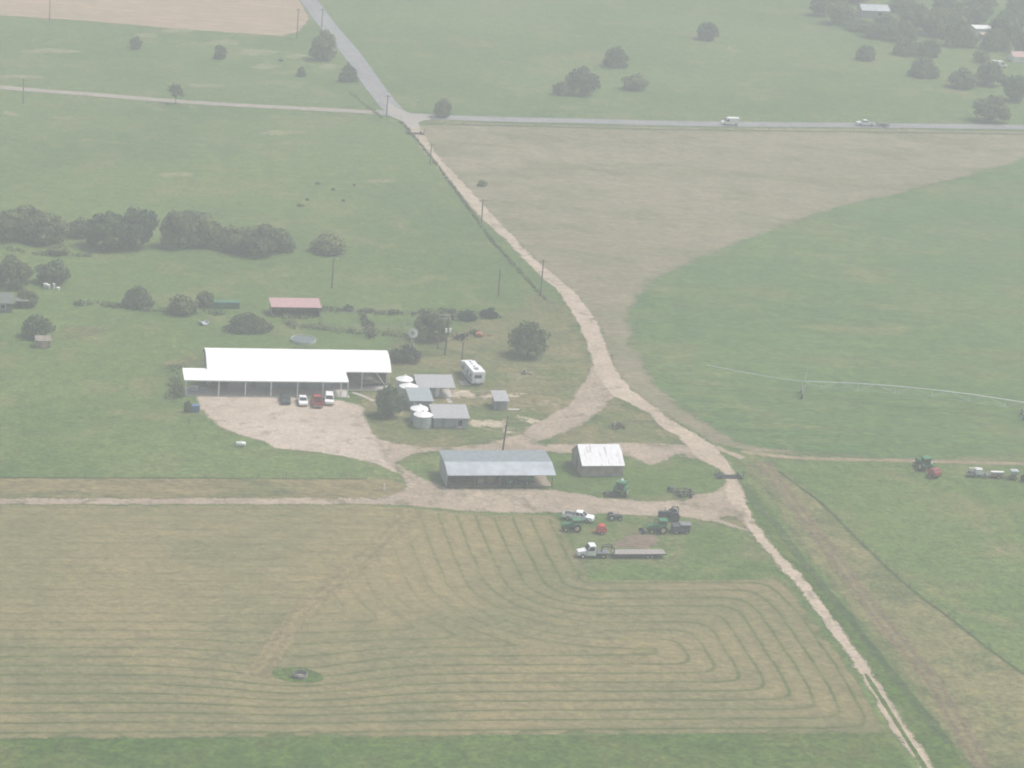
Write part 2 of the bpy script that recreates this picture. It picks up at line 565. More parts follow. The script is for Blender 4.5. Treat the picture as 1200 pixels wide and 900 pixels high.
# hay field with its raked rows
HAYPX = [(-160, 592), (0, 592), (430, 592), (490, 596), (560, 603), (654, 604), (658, 620), (674, 648), (690, 677), (750, 678), (905, 677), (925, 692), (945, 716), (975, 756), (998, 790), (1018, 822), (1035, 854), (1028, 858), (500, 862), (0, 866), (-160, 867)]
BOT = [at(-400, 868), at(1034, 858)]
RIGHT = [at(652, 604), at(672, 645), at(691, 679), at(905, 678), at(945, 716), at(998, 790), at(1035, 857)]
DIAG = [at(486, 598), at(460, 622), at(428, 652), at(386, 688), at(350, 720), at(330, 748), at(314, 772), at(300, 792), at(300, 1000)]
def _np2(l): return [np.array((p.x, p.y)) for p in l]
BOTN, RIGHTN, DIAGN = _np2(BOT), _np2(RIGHT), _np2(DIAG)
def hay_phase(V):
    b = poly_dist(V, BOTN, False)
    r = poly_dist(V, RIGHTN, False)
    dl = np.zeros(len(V), bool)
    poly = DIAGN + [np.array((DIAGN[-1][0] + 400, DIAGN[-1][1])), np.array((DIAGN[0][0] + 400, DIAGN[0][1] + 30))]
    right = inside(V, poly)
    top_ = poly_dist(V, RIGHTN[:4], False)
    rt_ = poly_dist(V, RIGHTN[3:], False)
    kk = 0.7
    sm = -np.log(np.exp(-kk * b) + np.exp(-kk * top_) + np.exp(-kk * rt_)) / kk
    ph = np.where(right, sm, b)
    tree_ = np.hypot(V[:, 0] - OAS[0], V[:, 1] - OAS[1])
    ph = ph + 1.6 * np.exp(-(tree_ / 13.0) ** 2) * 3
    return ph / 3.4
def hay_rowmix(V):
    b = poly_dist(V, BOTN, False)
    r = poly_dist(V, RIGHTN, False)
    w = np.clip(1.3 - b / 52.0, 0.30, 1.0)
    w = np.maximum(w, np.clip(1.1 - r / 40, 0, 0.9))
    return w
OAS = at(348, 791)
sheet("hay_field", HAYPX, 0.024, m_hay, 1.0, grid=1.5, fields={'phase': hay_phase, 'rowmix': hay_rowmix})
sheet("lush_field", [(-160, 867), (0, 866), (500, 863), (1031, 859), (1046, 872), (1062, 892), (1085, 925), (1110, 960), (-160, 975)], 0.012, m_lush, 1.0)
sheet("grass_island", [(319, 790), (324, 784), (338, 782), (355, 783), (372, 788), (378, 794), (372, 799), (350, 800.5), (330, 797)], 0.036, m_lush, 0.8, smooth=True, step=2)

# verge and crop strip on the right
sheet("dry_verge", [(866, 541), (884, 540), (914, 553), (965, 592), (1011, 638), (1066, 689), (1117, 727), (1159, 761), (1200, 790), (1290, 850), (1330, 935), (1165, 925), (1138, 900), (1115, 866), (1074.6, 811), (1028, 756.6), (1003, 718.5), (969, 676), (939, 638), (910, 592), (880, 556)], 0.016, m_tan, 2.5)
sheet("lush_strip", [(866, 566), (880, 566), (905, 600), (930, 638), (962, 676), (996, 718), (1021, 757), (1067, 811), (1110, 866), (1140, 915), (1112, 920), (1062, 849), (1036, 811), (1011, 769), (986, 735), (960, 701), (935, 668), (905, 638), (884, 613), (874, 585)], 0.020, m_lush, 1.2)
ribbon("field_track", [(893, 541), (911, 565), (927, 586), (965, 636), (1003, 687), (1045, 742), (1091, 797), (1150, 895), (1180, 950)], 3.4, 0.040, m_rut, 1.2)

# caliche lot, roads and tracks
sheet("gravel_lot", [(231, 464), (257, 464), (330, 466), (397, 469.5), (425, 475), (427, 487), (433, 502), (442, 514), (462, 520), (490, 524), (500, 528), (480, 534), (462, 541), (468, 556), (476, 566), (466, 560), (452, 549), (440, 543), (405, 535), (355, 528), (322, 525), (308, 517), (285, 511), (262, 502), (245, 490), (235, 478)], 0.030, m_lot, 1.2, step=3)
sheet("yard_road", [(440, 515), (460, 520.5), (490, 525), (526, 525), (570, 520), (592, 514), (612, 508), (624, 498), (640, 490), (666, 476), (680, 454), (692, 434), (700, 425), (716, 452), (718, 466), (704, 483), (682, 498), (656, 508), (634, 517), (628, 519.5), (650, 521), (700, 520), (745, 518.5), (803, 522), (822, 530), (822, 540), (792, 532.5), (781, 538.5), (762, 545), (742, 536), (720, 531), (690, 529), (660, 531), (640, 529), (511, 528), (480, 533), (466, 538), (466, 543), (475, 551), (487, 559), (506, 566), (480, 566), (455, 545)], 0.042, m_dirt, 1.3, step=3)
sheet("farm_track", [(-160, 584.5), (0, 584.5), (430, 584), (456, 581), (474, 576), (476, 566), (470, 556), (480, 552), (492, 560), (508, 566), (526, 572), (560, 573), (600, 573), (650, 576), (680, 579), (706, 583), (752, 588), (800, 587), (816, 580), (838, 577), (850, 568), (854, 562), (868, 566), (876, 600), (880, 630), (866, 620), (838, 612), (806, 606), (760, 604), (726, 603), (700, 602), (655, 601), (560, 600), (520, 597), (480, 592), (430, 591), (0, 591), (-160, 591)], 0.054, m_dirt, 1.1, step=3)
sheet("verge_grass", [(842, 608), (850, 605.5), (862, 606), (870, 612), (876, 621), (866, 617), (852, 612)], 0.066, m_verge, 0.5, smooth=True, step=1.5)
L = [(474, 140), (481, 157), (506, 189), (540, 228), (560, 251.7), (590, 280), (611.7, 301.7), (633.3, 323.3), (653.3, 340), (666.7, 360), (678.3, 380), (686.7, 400), (693, 420), (698, 436.7), (716, 462), (751.7, 480), (766, 490.5), (776.5, 503), (793, 510), (806, 524), (817, 537.7), (835, 546), (848.5, 558), (850, 575), (856, 592), (869.7, 603), (878, 621), (905.6, 655), (939.4, 693), (969, 735.5), (998.5, 773.5), (1028, 824), (1049, 860), (1079, 900), (1100, 930)]
Rr = [(490, 146), (496, 157), (514, 184), (540, 211.7), (560, 233.3), (583.3, 258.3), (610, 286.7), (633.3, 310), (653.3, 325), (673.3, 343.3), (690, 363.3), (703.3, 386.7), (711.7, 410), (720, 431.7), (740, 456.7), (770.5, 480), (788.5, 493.5), (814, 508.5), (834, 520), (846, 533), (856, 546), (862.7, 558.7), (868, 572), (876, 590), (885, 613), (905.6, 640), (935, 669), (960.5, 703), (986, 737), (1011, 771), (1036.6, 813), (1062, 851), (1095.7, 901), (1114, 930)]
sheet("dirt_road", L + Rr[::-1], 0.066, m_road, 1.0, step=3)
ribbon("median_grass", [(1014, 790, .3), (1024, 806, .9), (1037, 826, .7), (1056, 856, .7), (1080, 894, .8), (1093, 916, .8)], 1.0, 0.078, m_lush, 0.3)
ribbon("grass_track", [(868, 529), (900, 533.5), (930, 536.5), (990, 538.6), (1050, 539.8), (1110, 541.5), (1300, 546)], 1.6, 0.040, m_track, 0.8)
ribbon("gravel_apron", [(838, 524), (852, 530), (862, 534), (870, 538)], 1.7, 0.080, m_dirt, 0.6)
ribbon("mown_track", [(486, 598), (460, 622), (428, 652), (386, 688), (350, 720), (330, 748), (314, 772), (300, 792)], 3.4, 0.046, m_path, 1.6)

ribbon("county_road", [(440, 131.5), (470, 134.5), (513, 137.5), (600, 140.4), (667, 141.6), (800, 145), (1000, 147), (1200, 149.3), (1500, 154)], 6.2, 0.084, m_asph, 0.4)
ribbon("paved_road", [(330, -34), (361, 0), (383, 29), (412.5, 64), (436, 98), (458, 126), (470, 136)], 6.4, 0.096, m_asph, 0.4)
ribbon("side_road", [(-180, 86), (0, 102.5), (98, 110), (196, 118), (291, 124), (400, 129.5), (455, 133)], 4.6, 0.060, ground_mat("side_gravel", (0.30, 0.27, 0.24), (0.34, 0.30, 0.27), (0.26, 0.24, 0.20), None, mid=0.2, dark=0.15), 0.6)
sheet("road_junction", [(452, 120), (464, 126), (482, 133), (505, 135), (508, 139.5), (492, 143), (490, 149), (478, 150), (468, 141), (456, 135)], 0.108, ground_mat("junction_gravel", (0.33, 0.31, 0.29), (0.38, 0.35, 0.32), (0.29, 0.27, 0.26), None, mid=0.2, dark=0.12), 0.6, smooth=True, step=3)

sheet("yard_ground", [(432, 440), (470, 400), (520, 388), (590, 372), (640, 350), (668, 372), (690, 410), (700, 440), (690, 470), (650, 495), (610, 515), (540, 528), (480, 528), (440, 515), (428, 480)], 0.018, m_yard, 6.0, smooth=True)
sheet("yard_ground", [(700, 470), (720, 466), (760, 488), (800, 516), (790, 524), (700, 524), (640, 522), (650, 510), (690, 490)], 0.020, m_yard, 3.0)
sheet("yard_ground", [(640, 600), (720, 602), (810, 608), (868, 618), (905, 655), (925, 680), (690, 680), (676, 648), (658, 612)], 0.026, m_block, 1.2)
sheet("yard_ground", [(640, 528), (740, 535), (800, 538), (850, 562), (845, 574), (800, 586), (720, 584), (640, 578)], 0.020, m_block, 2.0)
ribbon('crop_edge', [(912, 552), (940, 573), (965, 592), (1011, 638), (1066, 689), (1117, 727), (1159, 761), (1215, 800)], 0.5, 0.044, m_edge, 0.35)
ribbon('ditch_grass', [(868, 568), (885, 590), (908, 614), (932, 646), (962, 685), (995, 724), (1030, 770), (1072, 822), (1112, 872)], 1.1, 0.044, m_edge, 0.8)
ribbon('ditch_grass', [(500, 145.5), (600, 147.5), (760, 151.5), (1000, 154.5), (1200, 157.5)], 1.2, 0.044, m_edge, 0.8)
ribbon('crop_edge', [(-60, 560), (100, 560), (240, 560.5), (430, 561.5)], 0.5, 0.044, m_edge, 0.35)
sheet('straw_apron', [(516, 571), (560, 574), (652, 574), (650, 584), (600, 587), (540, 586), (520, 580)], 0.060, m_straw, 1.6, step=2)
# bare caliche spots and small slabs in the yard
for pts in ([(528, 459), (545, 457), (560, 462), (556, 466), (534, 466)], [(585, 462.5), (606, 461), (616, 463.5), (600, 465.5)],
            [(551, 494), (570, 492), (592, 496), (586, 501), (560, 499)], [(592, 503), (604, 503.5), (601, 506), (592, 506)],
            [(607, 489), (618, 490), (630, 494), (618, 496)], [(556, 463), (572, 461), (580, 466), (566, 467)], [(560, 458.5), (575, 458), (577, 460.5), (563, 461)]):
    sheet("caliche_patch", pts, 0.034, m_patch, 1.5, smooth=True, step=1.5)
for pts in ([(720, 640), (728, 631), (745, 626), (768, 627), (770, 634), (760, 642), (735, 643)],):
    sheet("bare_soil", pts, 0.030, m_soil, 1.2, smooth=True, step=1.5)
for pts in ([(196, 424), (238, 420), (238, 431), (206, 431)], [(640, 352), (662, 372), (668, 398), (650, 402), (632, 378)], [(60, 392), (95, 384), (120, 388), (90, 398)], [(330, 500), (305, 497), (262, 500), (295, 510)]):
    sheet("dry_patch", pts, 0.026, m_tan, 4.0, smooth=True, step=2)
m_pale = ground_mat('pale_grass', (0.190, 0.210, 0.100), (0.22, 0.23, 0.12), (0.145, 0.180, 0.08), None, big=0.05, mid=0.15, dark=0.5, edge_noise=0.16, edge_amt=1.5)
for cx, cy_, rx, ry in ((205, 36, 24, 3), (170, 42, 16, 2.5), (262, 50, 22, 3.5), (300, 62, 26, 4), (312, 78, 18, 3), (345, 66, 16, 3), (240, 100, 22, 2.2), (385, 78, 14, 3), (60, 60, 40, 3), (20, 90, 30, 2.5), (75, 138, 14, 2), (205, 205, 26, 3), (450, 212, 22, 2), (330, 155, 26, 3)):
    r_ = random.Random(int(cx))
    pts = [(cx + rx * math.cos(a) * r_.uniform(.7, 1.2), cy_ + ry * math.sin(a) * r_.uniform(.7, 1.2)) for a in [2 * math.pi * k / 9 for k in range(9)]]
    sheet('pale_grass_patch', pts, 0.030, m_pale, 1.6, smooth=True, step=3)
conc = pm("concrete", (0.46, 0.44, 0.41), 0.9, var=0.1)

# ================================================================== HAZE
def haze():
    m = bpy.data.materials.new("hazy_air")
    m.use_nodes = True
    nt = m.node_tree
    nt.nodes.remove(nt.nodes["Principled BSDF"])
    v = nt.nodes.new("ShaderNodeVolumePrincipled")
    v.inputs["Color"].default_value = (*HAZE_COLOR, 1)
    v.inputs["Density"].default_value = HAZE_DENSITY
    v.inputs["Density Attribute"].default_value = ""
    v.inputs["Temperature Attribute"].default_value = ""
    v.inputs["Color Attribute"].default_value = ""
    v.inputs["Anisotropy"].default_value = 0.0
    nt.links.new(v.outputs[0], nt.nodes["Material Output"].inputs["Volume"])
    b = MB().box(-4050, 4050, -1550, 7050, -1.0, CAM_H + 6.0)
    o = b.build("haze", m)
    o['kind'] = 'stuff'
    return o
haze()

# ================================================================== TREES AND BRUSH
m_leaf = leaf_mat("tree_leaves", (0.13, 0.17, 0.08), (0.185, 0.235, 0.11), (0.245, 0.30, 0.145))
m_weed = leaf_mat("weed_leaves", (0.105, 0.145, 0.060), (0.135, 0.178, 0.075), (0.18, 0.205, 0.095))
m_leafg = leaf_mat("grey_leaves", (0.055, 0.062, 0.045), (0.075, 0.082, 0.058), (0.11, 0.115, 0.08))
m_leafb = leaf_mat("teal_leaves", (0.028, 0.062, 0.048), (0.040, 0.085, 0.066), (0.06, 0.11, 0.08))
m_bark = pm("bark", (0.085, 0.068, 0.055), 0.9, var=0.2)

def leaf_mesh(name, mat, lobes, n, leaf, seed, flat=0.25):
    r = np.random.default_rng(seed)
    V, Fc, T = [], [], []
    vol = np.array([l[3] * l[4] * l[5] for l in lobes])
    vol = vol ** 0.75
    cnt = np.maximum(20, (n * vol / vol.sum()).astype(int))
    for (cx, cy_, cz, rx, ry, rz), k in zip(lobes, cnt):
        d = r.normal(size=(k, 3))
        d /= np.linalg.norm(d, axis=1)[:, None]
        rad = np.clip(r.beta(4.5, 1.1, k), 0, 1)
        # clumps: push leaves towards a few bunch directions
        bunch = r.normal(size=(16, 3))
        bunch /= np.linalg.norm(bunch, axis=1)[:, None]
        near = (d @ bunch.T)
        bi = near.argmax(1)
        d = d * 0.62 + bunch[bi] * 0.38
        d /= np.linalg.norm(d, axis=1)[:, None]
        bs = r.uniform(0.80, 1.16, 16)
        bt = r.uniform(0.1, 0.9, 16)
        P = np.array([cx, cy_, cz]) + d * (rad * bs[bi])[:, None] * np.array([rx, ry, rz])
        tt = np.clip(bt[bi] + r.normal(0, 0.16, k), 0, 1)
        for p, dd, t in zip(P, d, tt):
            if p[2] < 0.02:
                continue
            nn = dd * 0.85 + r.normal(0, 0.42, 3)
            nn /= np.linalg.norm(nn) + 1e-9
            a = np.cross(nn, r.normal(size=3))
            a /= np.linalg.norm(a) + 1e-9
            b = np.cross(nn, a)
            s = leaf * r.uniform(0.6, 1.35)
            i = len(V)
            V += [p - a * s, p + b * s * 0.62, p + a * s, p - b * s * 0.62]
            Fc.append((i, i + 1, i + 2, i + 3))
            T += [t] * 4
    me = bpy.data.meshes.new(name)
    me.from_pydata([tuple(v) for v in V], [], Fc)
    a = me.attributes.new('tint', 'FLOAT', 'POINT')
    a.data.foreach_set('value', np.array(T, np.float32))
    me.materials.append(mat)
    return me

def trunk_mesh(h, spread, seed, stems=4, r0=0.05):
    r = random.Random(seed)
    b = MB()
    fork = h * 0.36
    b.tube((0, 0, -0.01), (0.01, 0.0, fork), r0, r0 * 0.75, 8)
    for k in range(stems):
        a = 2 * math.pi * (k + r.random() * 0.6) / stems
        q = (math.cos(a) * spread * 0.4, math.sin(a) * spread * 0.4, h * r.uniform(0.6, 0.75))
        b.tube((0.01, 0, fork * 0.9), q, r0 * 0.62, r0 * 0.3, 6)
        for j in range(2):
            a2 = a + r.uniform(-0.8, 0.8)
            b.tube(q, (math.cos(a2) * spread * 0.72, math.sin(a2) * spread * 0.72, h * r.uniform(0.75, 1.0)), r0 * 0.3, r0 * 0.1, 5)
    return b

def lobes_tree(seed, base=0.22, top=1.0, n=9):
    r = random.Random(seed)
    L_ = [(0, 0, (base + top) / 2 - 0.02, 0.74, 0.74, (top - base) * 0.48)]
    for k in range(n):
        a = 2 * math.pi * (k + r.random()) / n
        d = r.uniform(0.42, 0.62)
        z = base + (top - base) * r.uniform(0.22, 0.75)
        s = r.uniform(0.26, 0.42)
        L_.append((math.cos(a) * d, math.sin(a) * d, z, s, s, s * 0.62 * (top - base)))
    for k in range(3):
        L_.append((r.uniform(-.3, .3), r.uniform(-.3, .3), top - r.uniform(0.1, 0.26), 0.3, 0.3, 0.2))
    return L_

# unit crowns: radius 1 across, height 1
VAR = []
for s in range(5):
    VAR.append(('round', leaf_mesh("crown", m_leaf, lobes_tree(10 + s, 0.0, 1.0, 11), 4600, 0.058, 20 + s), trunk_mesh(0.7, 0.6, s)))
for s in range(3):
    VAR.append(('shrub', leaf_mesh("crown", m_leaf, lobes_tree(40 + s, -0.12, 1.0, 11), 3600, 0.062, 50 + s), trunk_mesh(0.6, 0.7, 9 + s, 5, 0.03)))
m_leafo = leaf_mat('oak_leaves', (0.095, 0.140, 0.058), (0.14, 0.195, 0.082), (0.19, 0.25, 0.11))
BIGV = ('open', leaf_mesh("crown", m_leafo, lobes_tree(77, 0.12, 1.0, 14), 5200, 0.05, 77), trunk_mesh(0.8, 0.75, 78, 6, 0.045))
GREYV = ('bare', leaf_mesh("crown", m_leafg, lobes_tree(91, 0.2, 1.0, 7), 900, 0.055, 91), trunk_mesh(0.9, 0.7, 92, 7, 0.035))
GBV = ('greybush', leaf_mesh("crown", m_leafg, lobes_tree(95, -0.1, 1.0, 9), 2600, 0.06, 95), trunk_mesh(0.6, 0.7, 96, 5, 0.03))
TEALV = ('teal', leaf_mesh("crown", m_leafb, lobes_tree(97, -0.15, 1.0, 9), 2600, 0.07, 97), trunk_mesh(0.5, 0.6, 98, 4, 0.03))
TRK = {}

def tree(v, px, py, w, h, label, name='tree', cat='tree', group=None, deep=0.9):
    """crown of w x h photo pixels standing on the ground at pixel (px, py)"""
    s, dep = pxm(px, py)
    rad = w / s / 2.0
    # visible height of a round crown: h = H*cos + depth*sin*share
    H = max(0.5, (h / s - rad * deep * math.sin(dep) * 0.9) / math.cos(dep))
    p = at(px, py)
    p = p + Vector((0, rad * deep * 0.55, 0))
    t = thing(name, label, cat, p, rng.uniform(0, 6.28) if deep > 0.6 else R(12.5), group, (rad, rad * deep, H))
    c = bpy.data.objects.new("crown", v[1])
    COL.objects.link(c)
    c.parent = t
    k = v[0] + str(id(v[2]))
    if k not in TRK:
        o = v[2].build("trunk", m_bark, t)
        TRK[k] = o.data
    else:
        o = bpy.data.objects.new("trunk", TRK[k])
        COL.objects.link(o)
        o.parent = t
    return t

RD = [v for v in VAR if v[0] == 'round']
SH = [v for v in VAR if v[0] == 'shrub']
tree(BIGV, 618, 421, 56, 46, 'large spreading tree with visible trunk standing alone on the yard grass')
tree(RD[0], 455, 491, 46, 40, 'dark round tree in front of the silver tanks beside the gravel lot')
G1 = 'trees in the long row across the left pasture'
for (x, y, w, h, lb) in ((92, 280, 40, 24, 'low scrub filling the gap left of the tallest tree in the pasture row'), 
                         (330, 297, 36, 24, 'low scrub trailing off the right end of the joined pasture row'), (20, 270, 44, 28, 'hazy scrub behind the two left trees of the pasture row'), (225, 262, 56, 16, 'pale flat scrub up behind the right half of the pasture row'), (66, 300, 34, 14, 'thin brush below the left part of the pasture row')):
    tree(SH[int(x) % 3], x, y, w, h, lb, group=G1)
tree(RD[1], 8, 284, 60, 40, 'grey-green tree at the left picture edge end of the pasture tree row', group=G1)
tree(RD[2], 50, 288, 66, 40, 'broad tree second from the left end of the pasture tree row', group=G1)
tree(RD[3], 122, 295, 70, 46, 'tall tree left half of the biggest dark clump in the pasture row', group=G1)
tree(RD[1], 156, 294, 58, 54, 'tallest tree in the pasture row, right half of its biggest clump', group=G1)
tree(RD[4], 208, 293, 58, 46, 'tree just right of the biggest clump in the pasture row', group=G1)
tree(RD[0], 238, 291, 54, 38, 'middle tree of the right half of the pasture tree row', group=G1)
tree(RD[2], 272, 296, 50, 34, 'smaller tree between two larger ones near the right of the pasture row', group=G1)
tree(RD[3], 304, 301, 64, 40, 'dark round tree ending the joined part of the pasture row', group=G1)
tree(SH[0], 384, 299, 60, 25, 'low wide bush detached to the right of the pasture tree row', group=G1)
tree(SH[1], 36, 268, 44, 26, 'pale upper bush behind the left end of the pasture tree row', group=G1)
tree(RD[4], 12, 340, 56, 40, 'tree at the left edge above the grey farmhouse roof')
tree(SH[2], 60, 335, 52, 30, 'dark low tree with white tubs at its foot')
tree(SH[0], 30, 361, 34, 22, 'dark leaning bush beside the grey farmhouse')
tree(SH[1], 160, 362, 44, 28, 'left bush of three in the brushy fence row west of the red roofed shed')
tree(SH[2], 212, 370, 46, 26, 'front bush of three in the brushy fence row, nearest the camera')
tree(SH[0], 240, 361, 30, 20, 'rear bush in the brushy fence row beside the green container')
tree(SH[1], 291, 391, 66, 26, 'wide dark hedge bush behind the white roofed shed', deep=0.5)
tree(RD[0], 42, 398, 50, 30, 'round dark tree beside the small tan hut on the left')
tree(GBV, 474, 426, 52, 22, 'grey overgrown bush around the foot of the windmill')
tree(RD[4], 506, 402, 56, 42, 'dark bushy tree behind the twin transformer poles')
tree(TEALV, 546, 377, 30, 13, 'left clump of the bluish green hedge behind the yard', 'hedge', 'hedge', deep=0.6)
tree(TEALV, 572, 374, 27, 13, 'right clump of the bluish green hedge behind the yard', 'hedge', 'hedge', deep=0.6)
tree(SH[2], 219, 484, 13, 15, 'small bush next to the blue bin at the lot edge', 'bush', 'bush')
tree(SH[0], 208, 466, 20, 18, 'weedy bush against the left end of the white roofed shed', 'bush', 'bush')
tree(RD[2], 378, 72, 40, 38, 'dark tree beside the paved road at the tilled field corner')
tree(SH[1], 407, 97, 28, 22, 'smaller roadside tree below the tilled field corner')
tree(SH[2], 159, 58, 20, 15, 'lone bush left of two in the upper left pasture', 'bush', 'bush')
tree(SH[0], 257, 70, 21, 17, 'lone bush right of two in the upper left pasture', 'bush', 'bush')
tree(GREYV, 205, 123, 24, 26, 'thin half bare tree beside the side road')
tree(SH[1], 353, 90, 14, 12, 'small bush left of the roadside trees', 'bush', 'bush')
tree(RD[2], 518, 139, 26, 25, 'round tree at the corner of the road junction')
tree(SH[2], 828, 48, 36, 23, 'dark round bush highest in the far pasture', 'tree', 'tree')
tree(SH[0], 721, 80, 40, 25, 'dark round bush in the middle of the far pasture')
tree(RD[3], 681, 113, 46, 34, 'largest tree of the group in the far pasture')
tree(SH[1], 656, 112, 26, 17, 'low bush leaning on the left of the largest far pasture tree')
tree(SH[2], 745, 107, 42, 20, 'low dark bush right of the largest far pasture tree')
tree(RD[4], 1163, 145, 52, 34, 'dark tree standing right beside the far road near the picture edge')
tree(SH[0], 565, 219, 17, 8, 'tiny bush in the dry field beside the dirt road', 'bush', 'bush')
far = [(962, 20, 36, 26), (985, 30, 46, 30), (1010, 38, 46, 16), (1042, 42, 46, 24), (1072, 38, 46, 34), (1098, 44, 44, 34), (1062, 66, 40, 22),
       (1088, 68, 38, 22), (1122, 56, 42, 36), (1145, 30, 44, 26), (1135, 56, 32, 20), (1180, 48, 50, 36), (1198, 66, 34, 30), (1015, 72, 30, 19),
       (1084, 92, 44, 26), (1130, 105, 46, 24), (1160, 102, 44, 30), (1190, 120, 40, 34), (1150, 74, 26, 16), (1110, 20, 50, 26), (1000, 4, 60, 20), (1060, 16, 50, 20), (1150, 8, 50, 20), (1195, 18, 40, 24), (1220, 90, 50, 40), (1225, 40, 50, 40), (975, 12, 40, 24), (1028, 46, 40, 18), (1058, 50, 44, 26), (1112, 38, 46, 28), (1168, 60, 44, 26), (1190, 34, 40, 26)]
places = ['at the left tip of the wooded farmyard', 'left of the long white roof in the wood', 'below the long white roof in the wood', 'right below the long white roof in the wood', 'in the middle top of the far wood',
          'right of the middle of the far wood', 'at the lower left of the far wood', 'at the lower middle of the far wood', 'just left of the small white building', 'behind the small white building',
          'right beside the small white building', 'between the white building and the picture edge', 'right behind the red roof at the picture edge', 'alone on the grass left below the far wood',
          'alone on the grass below the far wood', 'faint and low, left of the pair above the roadside tree', 'right of the pair above the roadside tree', 'at the right edge below the red roof',
          'left of the white parked van under the wood', 'at the top edge right of the long white roof', 'at the top edge above the long white roof', 'behind the right end of the long white roof', 'at the top edge near the right corner',
          'in the top right corner', 'just outside the right edge below the wood', 'just outside the right edge beside the wood',
          'second from the left tip of the wooded farmyard', 'in front of the long white roof, left part', 'in front of the middle of the far wood', 'up left of the small white building', 'in front of the small white building on its right', 'behind the red roof, up its left side']
for i, (q, pl) in enumerate(zip(far, places)):
    if q[0] > 1210:
        continue
    tree((RD + SH)[i % 8], *q, 'hazy blue-grey tree ' + pl, group='trees of the far wooded farmyard')

# small weeds clumps in the pasture
weeds = [(372, 216), (390, 223), (415, 218), (360, 235), (402, 236), (352, 242), (329, 72)]
wv = [('weed' + str(k), leaf_mesh('crown', m_weed, lobes_tree(60 + k, -0.2, 1.0, 7), 500, 0.12, 60 + k), trunk_mesh(0.5, 0.5, 60 + k, 3, 0.03)) for k in range(3)]
for i, (x, y) in enumerate(weeds):
    tree(wv[i % 3], x, y, rng.uniform(7, 15), rng.uniform(2.0, 3.2), 'small dark weed clump in the left pasture', 'weed_clump', 'weed clump', group='weed clumps scattered over the pasture', deep=0.7)

def weed_row(name, px, w, h, dens, mat, seed, leaf=0.28, kind='stuff'):
    """one low line of brush or weeds along a polyline"""
    r = random.Random(seed)
    pts = [at(*p) for p in px]
    lob = []
    for a, b in zip(pts[:-1], pts[1:]):
        L_ = (b - a).length
        for k in range(max(1, int(L_ * dens * 1.6))):
            if r.random() < 0.12:
                continue
            q = a.lerp(b, r.random())
            s = r.uniform(0.35, 1.0)
            lob.append((q.x + r.uniform(-w, w) * .5, q.y + r.uniform(-w, w) * .5, 0.1, w * s, w * s, h * s))
    me = leaf_mesh(name, mat, lob, len(lob) * 26, leaf, seed)
    o = bpy.data.objects.new(name, me)
    COL.objects.link(o)
    o['kind'] = kind
    return o
weed_row("brush", [(84, 357), (110, 357), (140, 360), (195, 366), (260, 368)], 1.6, 1.3, 1.5, m_leaf, 1)
weed_row("brush", [(370, 364), (410, 364), (440, 367), (480, 369), (530, 366), (585, 372)], 1.4, 1.2, 1.4, m_leafg, 2)
weed_row("brush", [(335, 376), (345, 384), (372, 385), (400, 389), (440, 391), (480, 394)], 1.5, 1.4, 1.5, m_leaf, 3)
weed_row("brush", [(520, 398), (540, 397), (556, 392), (560, 390)], 1.6, 1.4, 1.6, m_leafg, 4)
weed_row("brush", [(345, 412), (400, 413), (450, 416)], 1.0, 1.0, 1.2, m_leaf, 5)
weed_row("brush", [(425, 372), (432, 384), (436, 398)], 1.4, 1.4, 1.2, m_leafg, 13)
weed_row("brush", [(316, 371), (345, 373), (376, 373)], 0.8, 0.9, 1.2, m_leaf, 14)
weed_row("brush", [(0, 291), (60, 300), (110, 300)], 1.2, 0.9, 1.0, m_leaf, 15)
weed_row("brush", [(200, 470), (206, 455), (202, 436), (212, 431)], 1.6, 1.3, 1.2, m_leaf, 16)
weed_row("roadside_weeds", [(470, 143), (490, 166), (520, 204), (548, 243), (580, 287), (607, 316), (640, 352)], 0.55, 0.4, 1.6, m_weed, 6, 0.2)
weed_row("roadside_weeds", [(410, 108), (430, 125), (448, 138)], 0.8, 0.6, 0.8, m_leaf, 8, 0.25)

# ================================================================== MATERIALS FOR THINGS
white_roof = pm("white_sheet_metal", (0.86, 0.87, 0.87), 0.5, var=0.02, stripes=0.25)
white_p = pm("white_paint", (0.80, 0.81, 0.81), 0.45, var=0.04)
galv = pm("galvanised", (0.50, 0.54, 0.57), 0.5, 0.3, var=0.12, stripes=0.3)
galv_d = pm("weathered_sheet", (0.235, 0.28, 0.305), 0.6, 0.1, var=0.14, stripes=0.4)
galv_l = pm("bright_sheet", (0.40, 0.44, 0.49), 0.5, 0.1, var=0.14, scale=0.5, stripes=0.4)
wallg = pm("grey_wall_sheet", (0.34, 0.375, 0.40), 0.65, var=0.1, stripes=0.5)
wallgg = pm("grey_green_siding", (0.33, 0.38, 0.385), 0.7, var=0.1, stripes=0.3)
shingle = pm("grey_shingle", (0.36, 0.37, 0.385), 0.85, var=0.12, scale=2.0)
shingle2 = pm("blue_grey_shingle", (0.29, 0.335, 0.355), 0.85, var=0.1, scale=2.0)
oldwood = pm("weathered_boards", (0.26, 0.235, 0.205), 0.9, var=0.25, scale=0.8, stripes=0.6)
rustroof = pm("rusting_white_tin", (0.60, 0.62, 0.65), 0.5, 0.1, var=0.06, stripes=0.4, stain=(0.30, 0.27, 0.26), stain_amt=0.435)
redroof = pm("faded_red_sheet", (0.45, 0.285, 0.285), 0.6, var=0.1, stripes=0.3)
darkg = pm("dark_interior", (0.06, 0.06, 0.06), 0.9, var=0.2)
wood = pm("pole_wood", (0.14, 0.115, 0.095), 0.9, var=0.2)
rust = pm("rusty_iron", (0.16, 0.095, 0.07), 0.8, var=0.3, scale=3)
darkiron = pm("dark_iron", (0.06, 0.06, 0.065), 0.6, 0.2, var=0.2, scale=3)
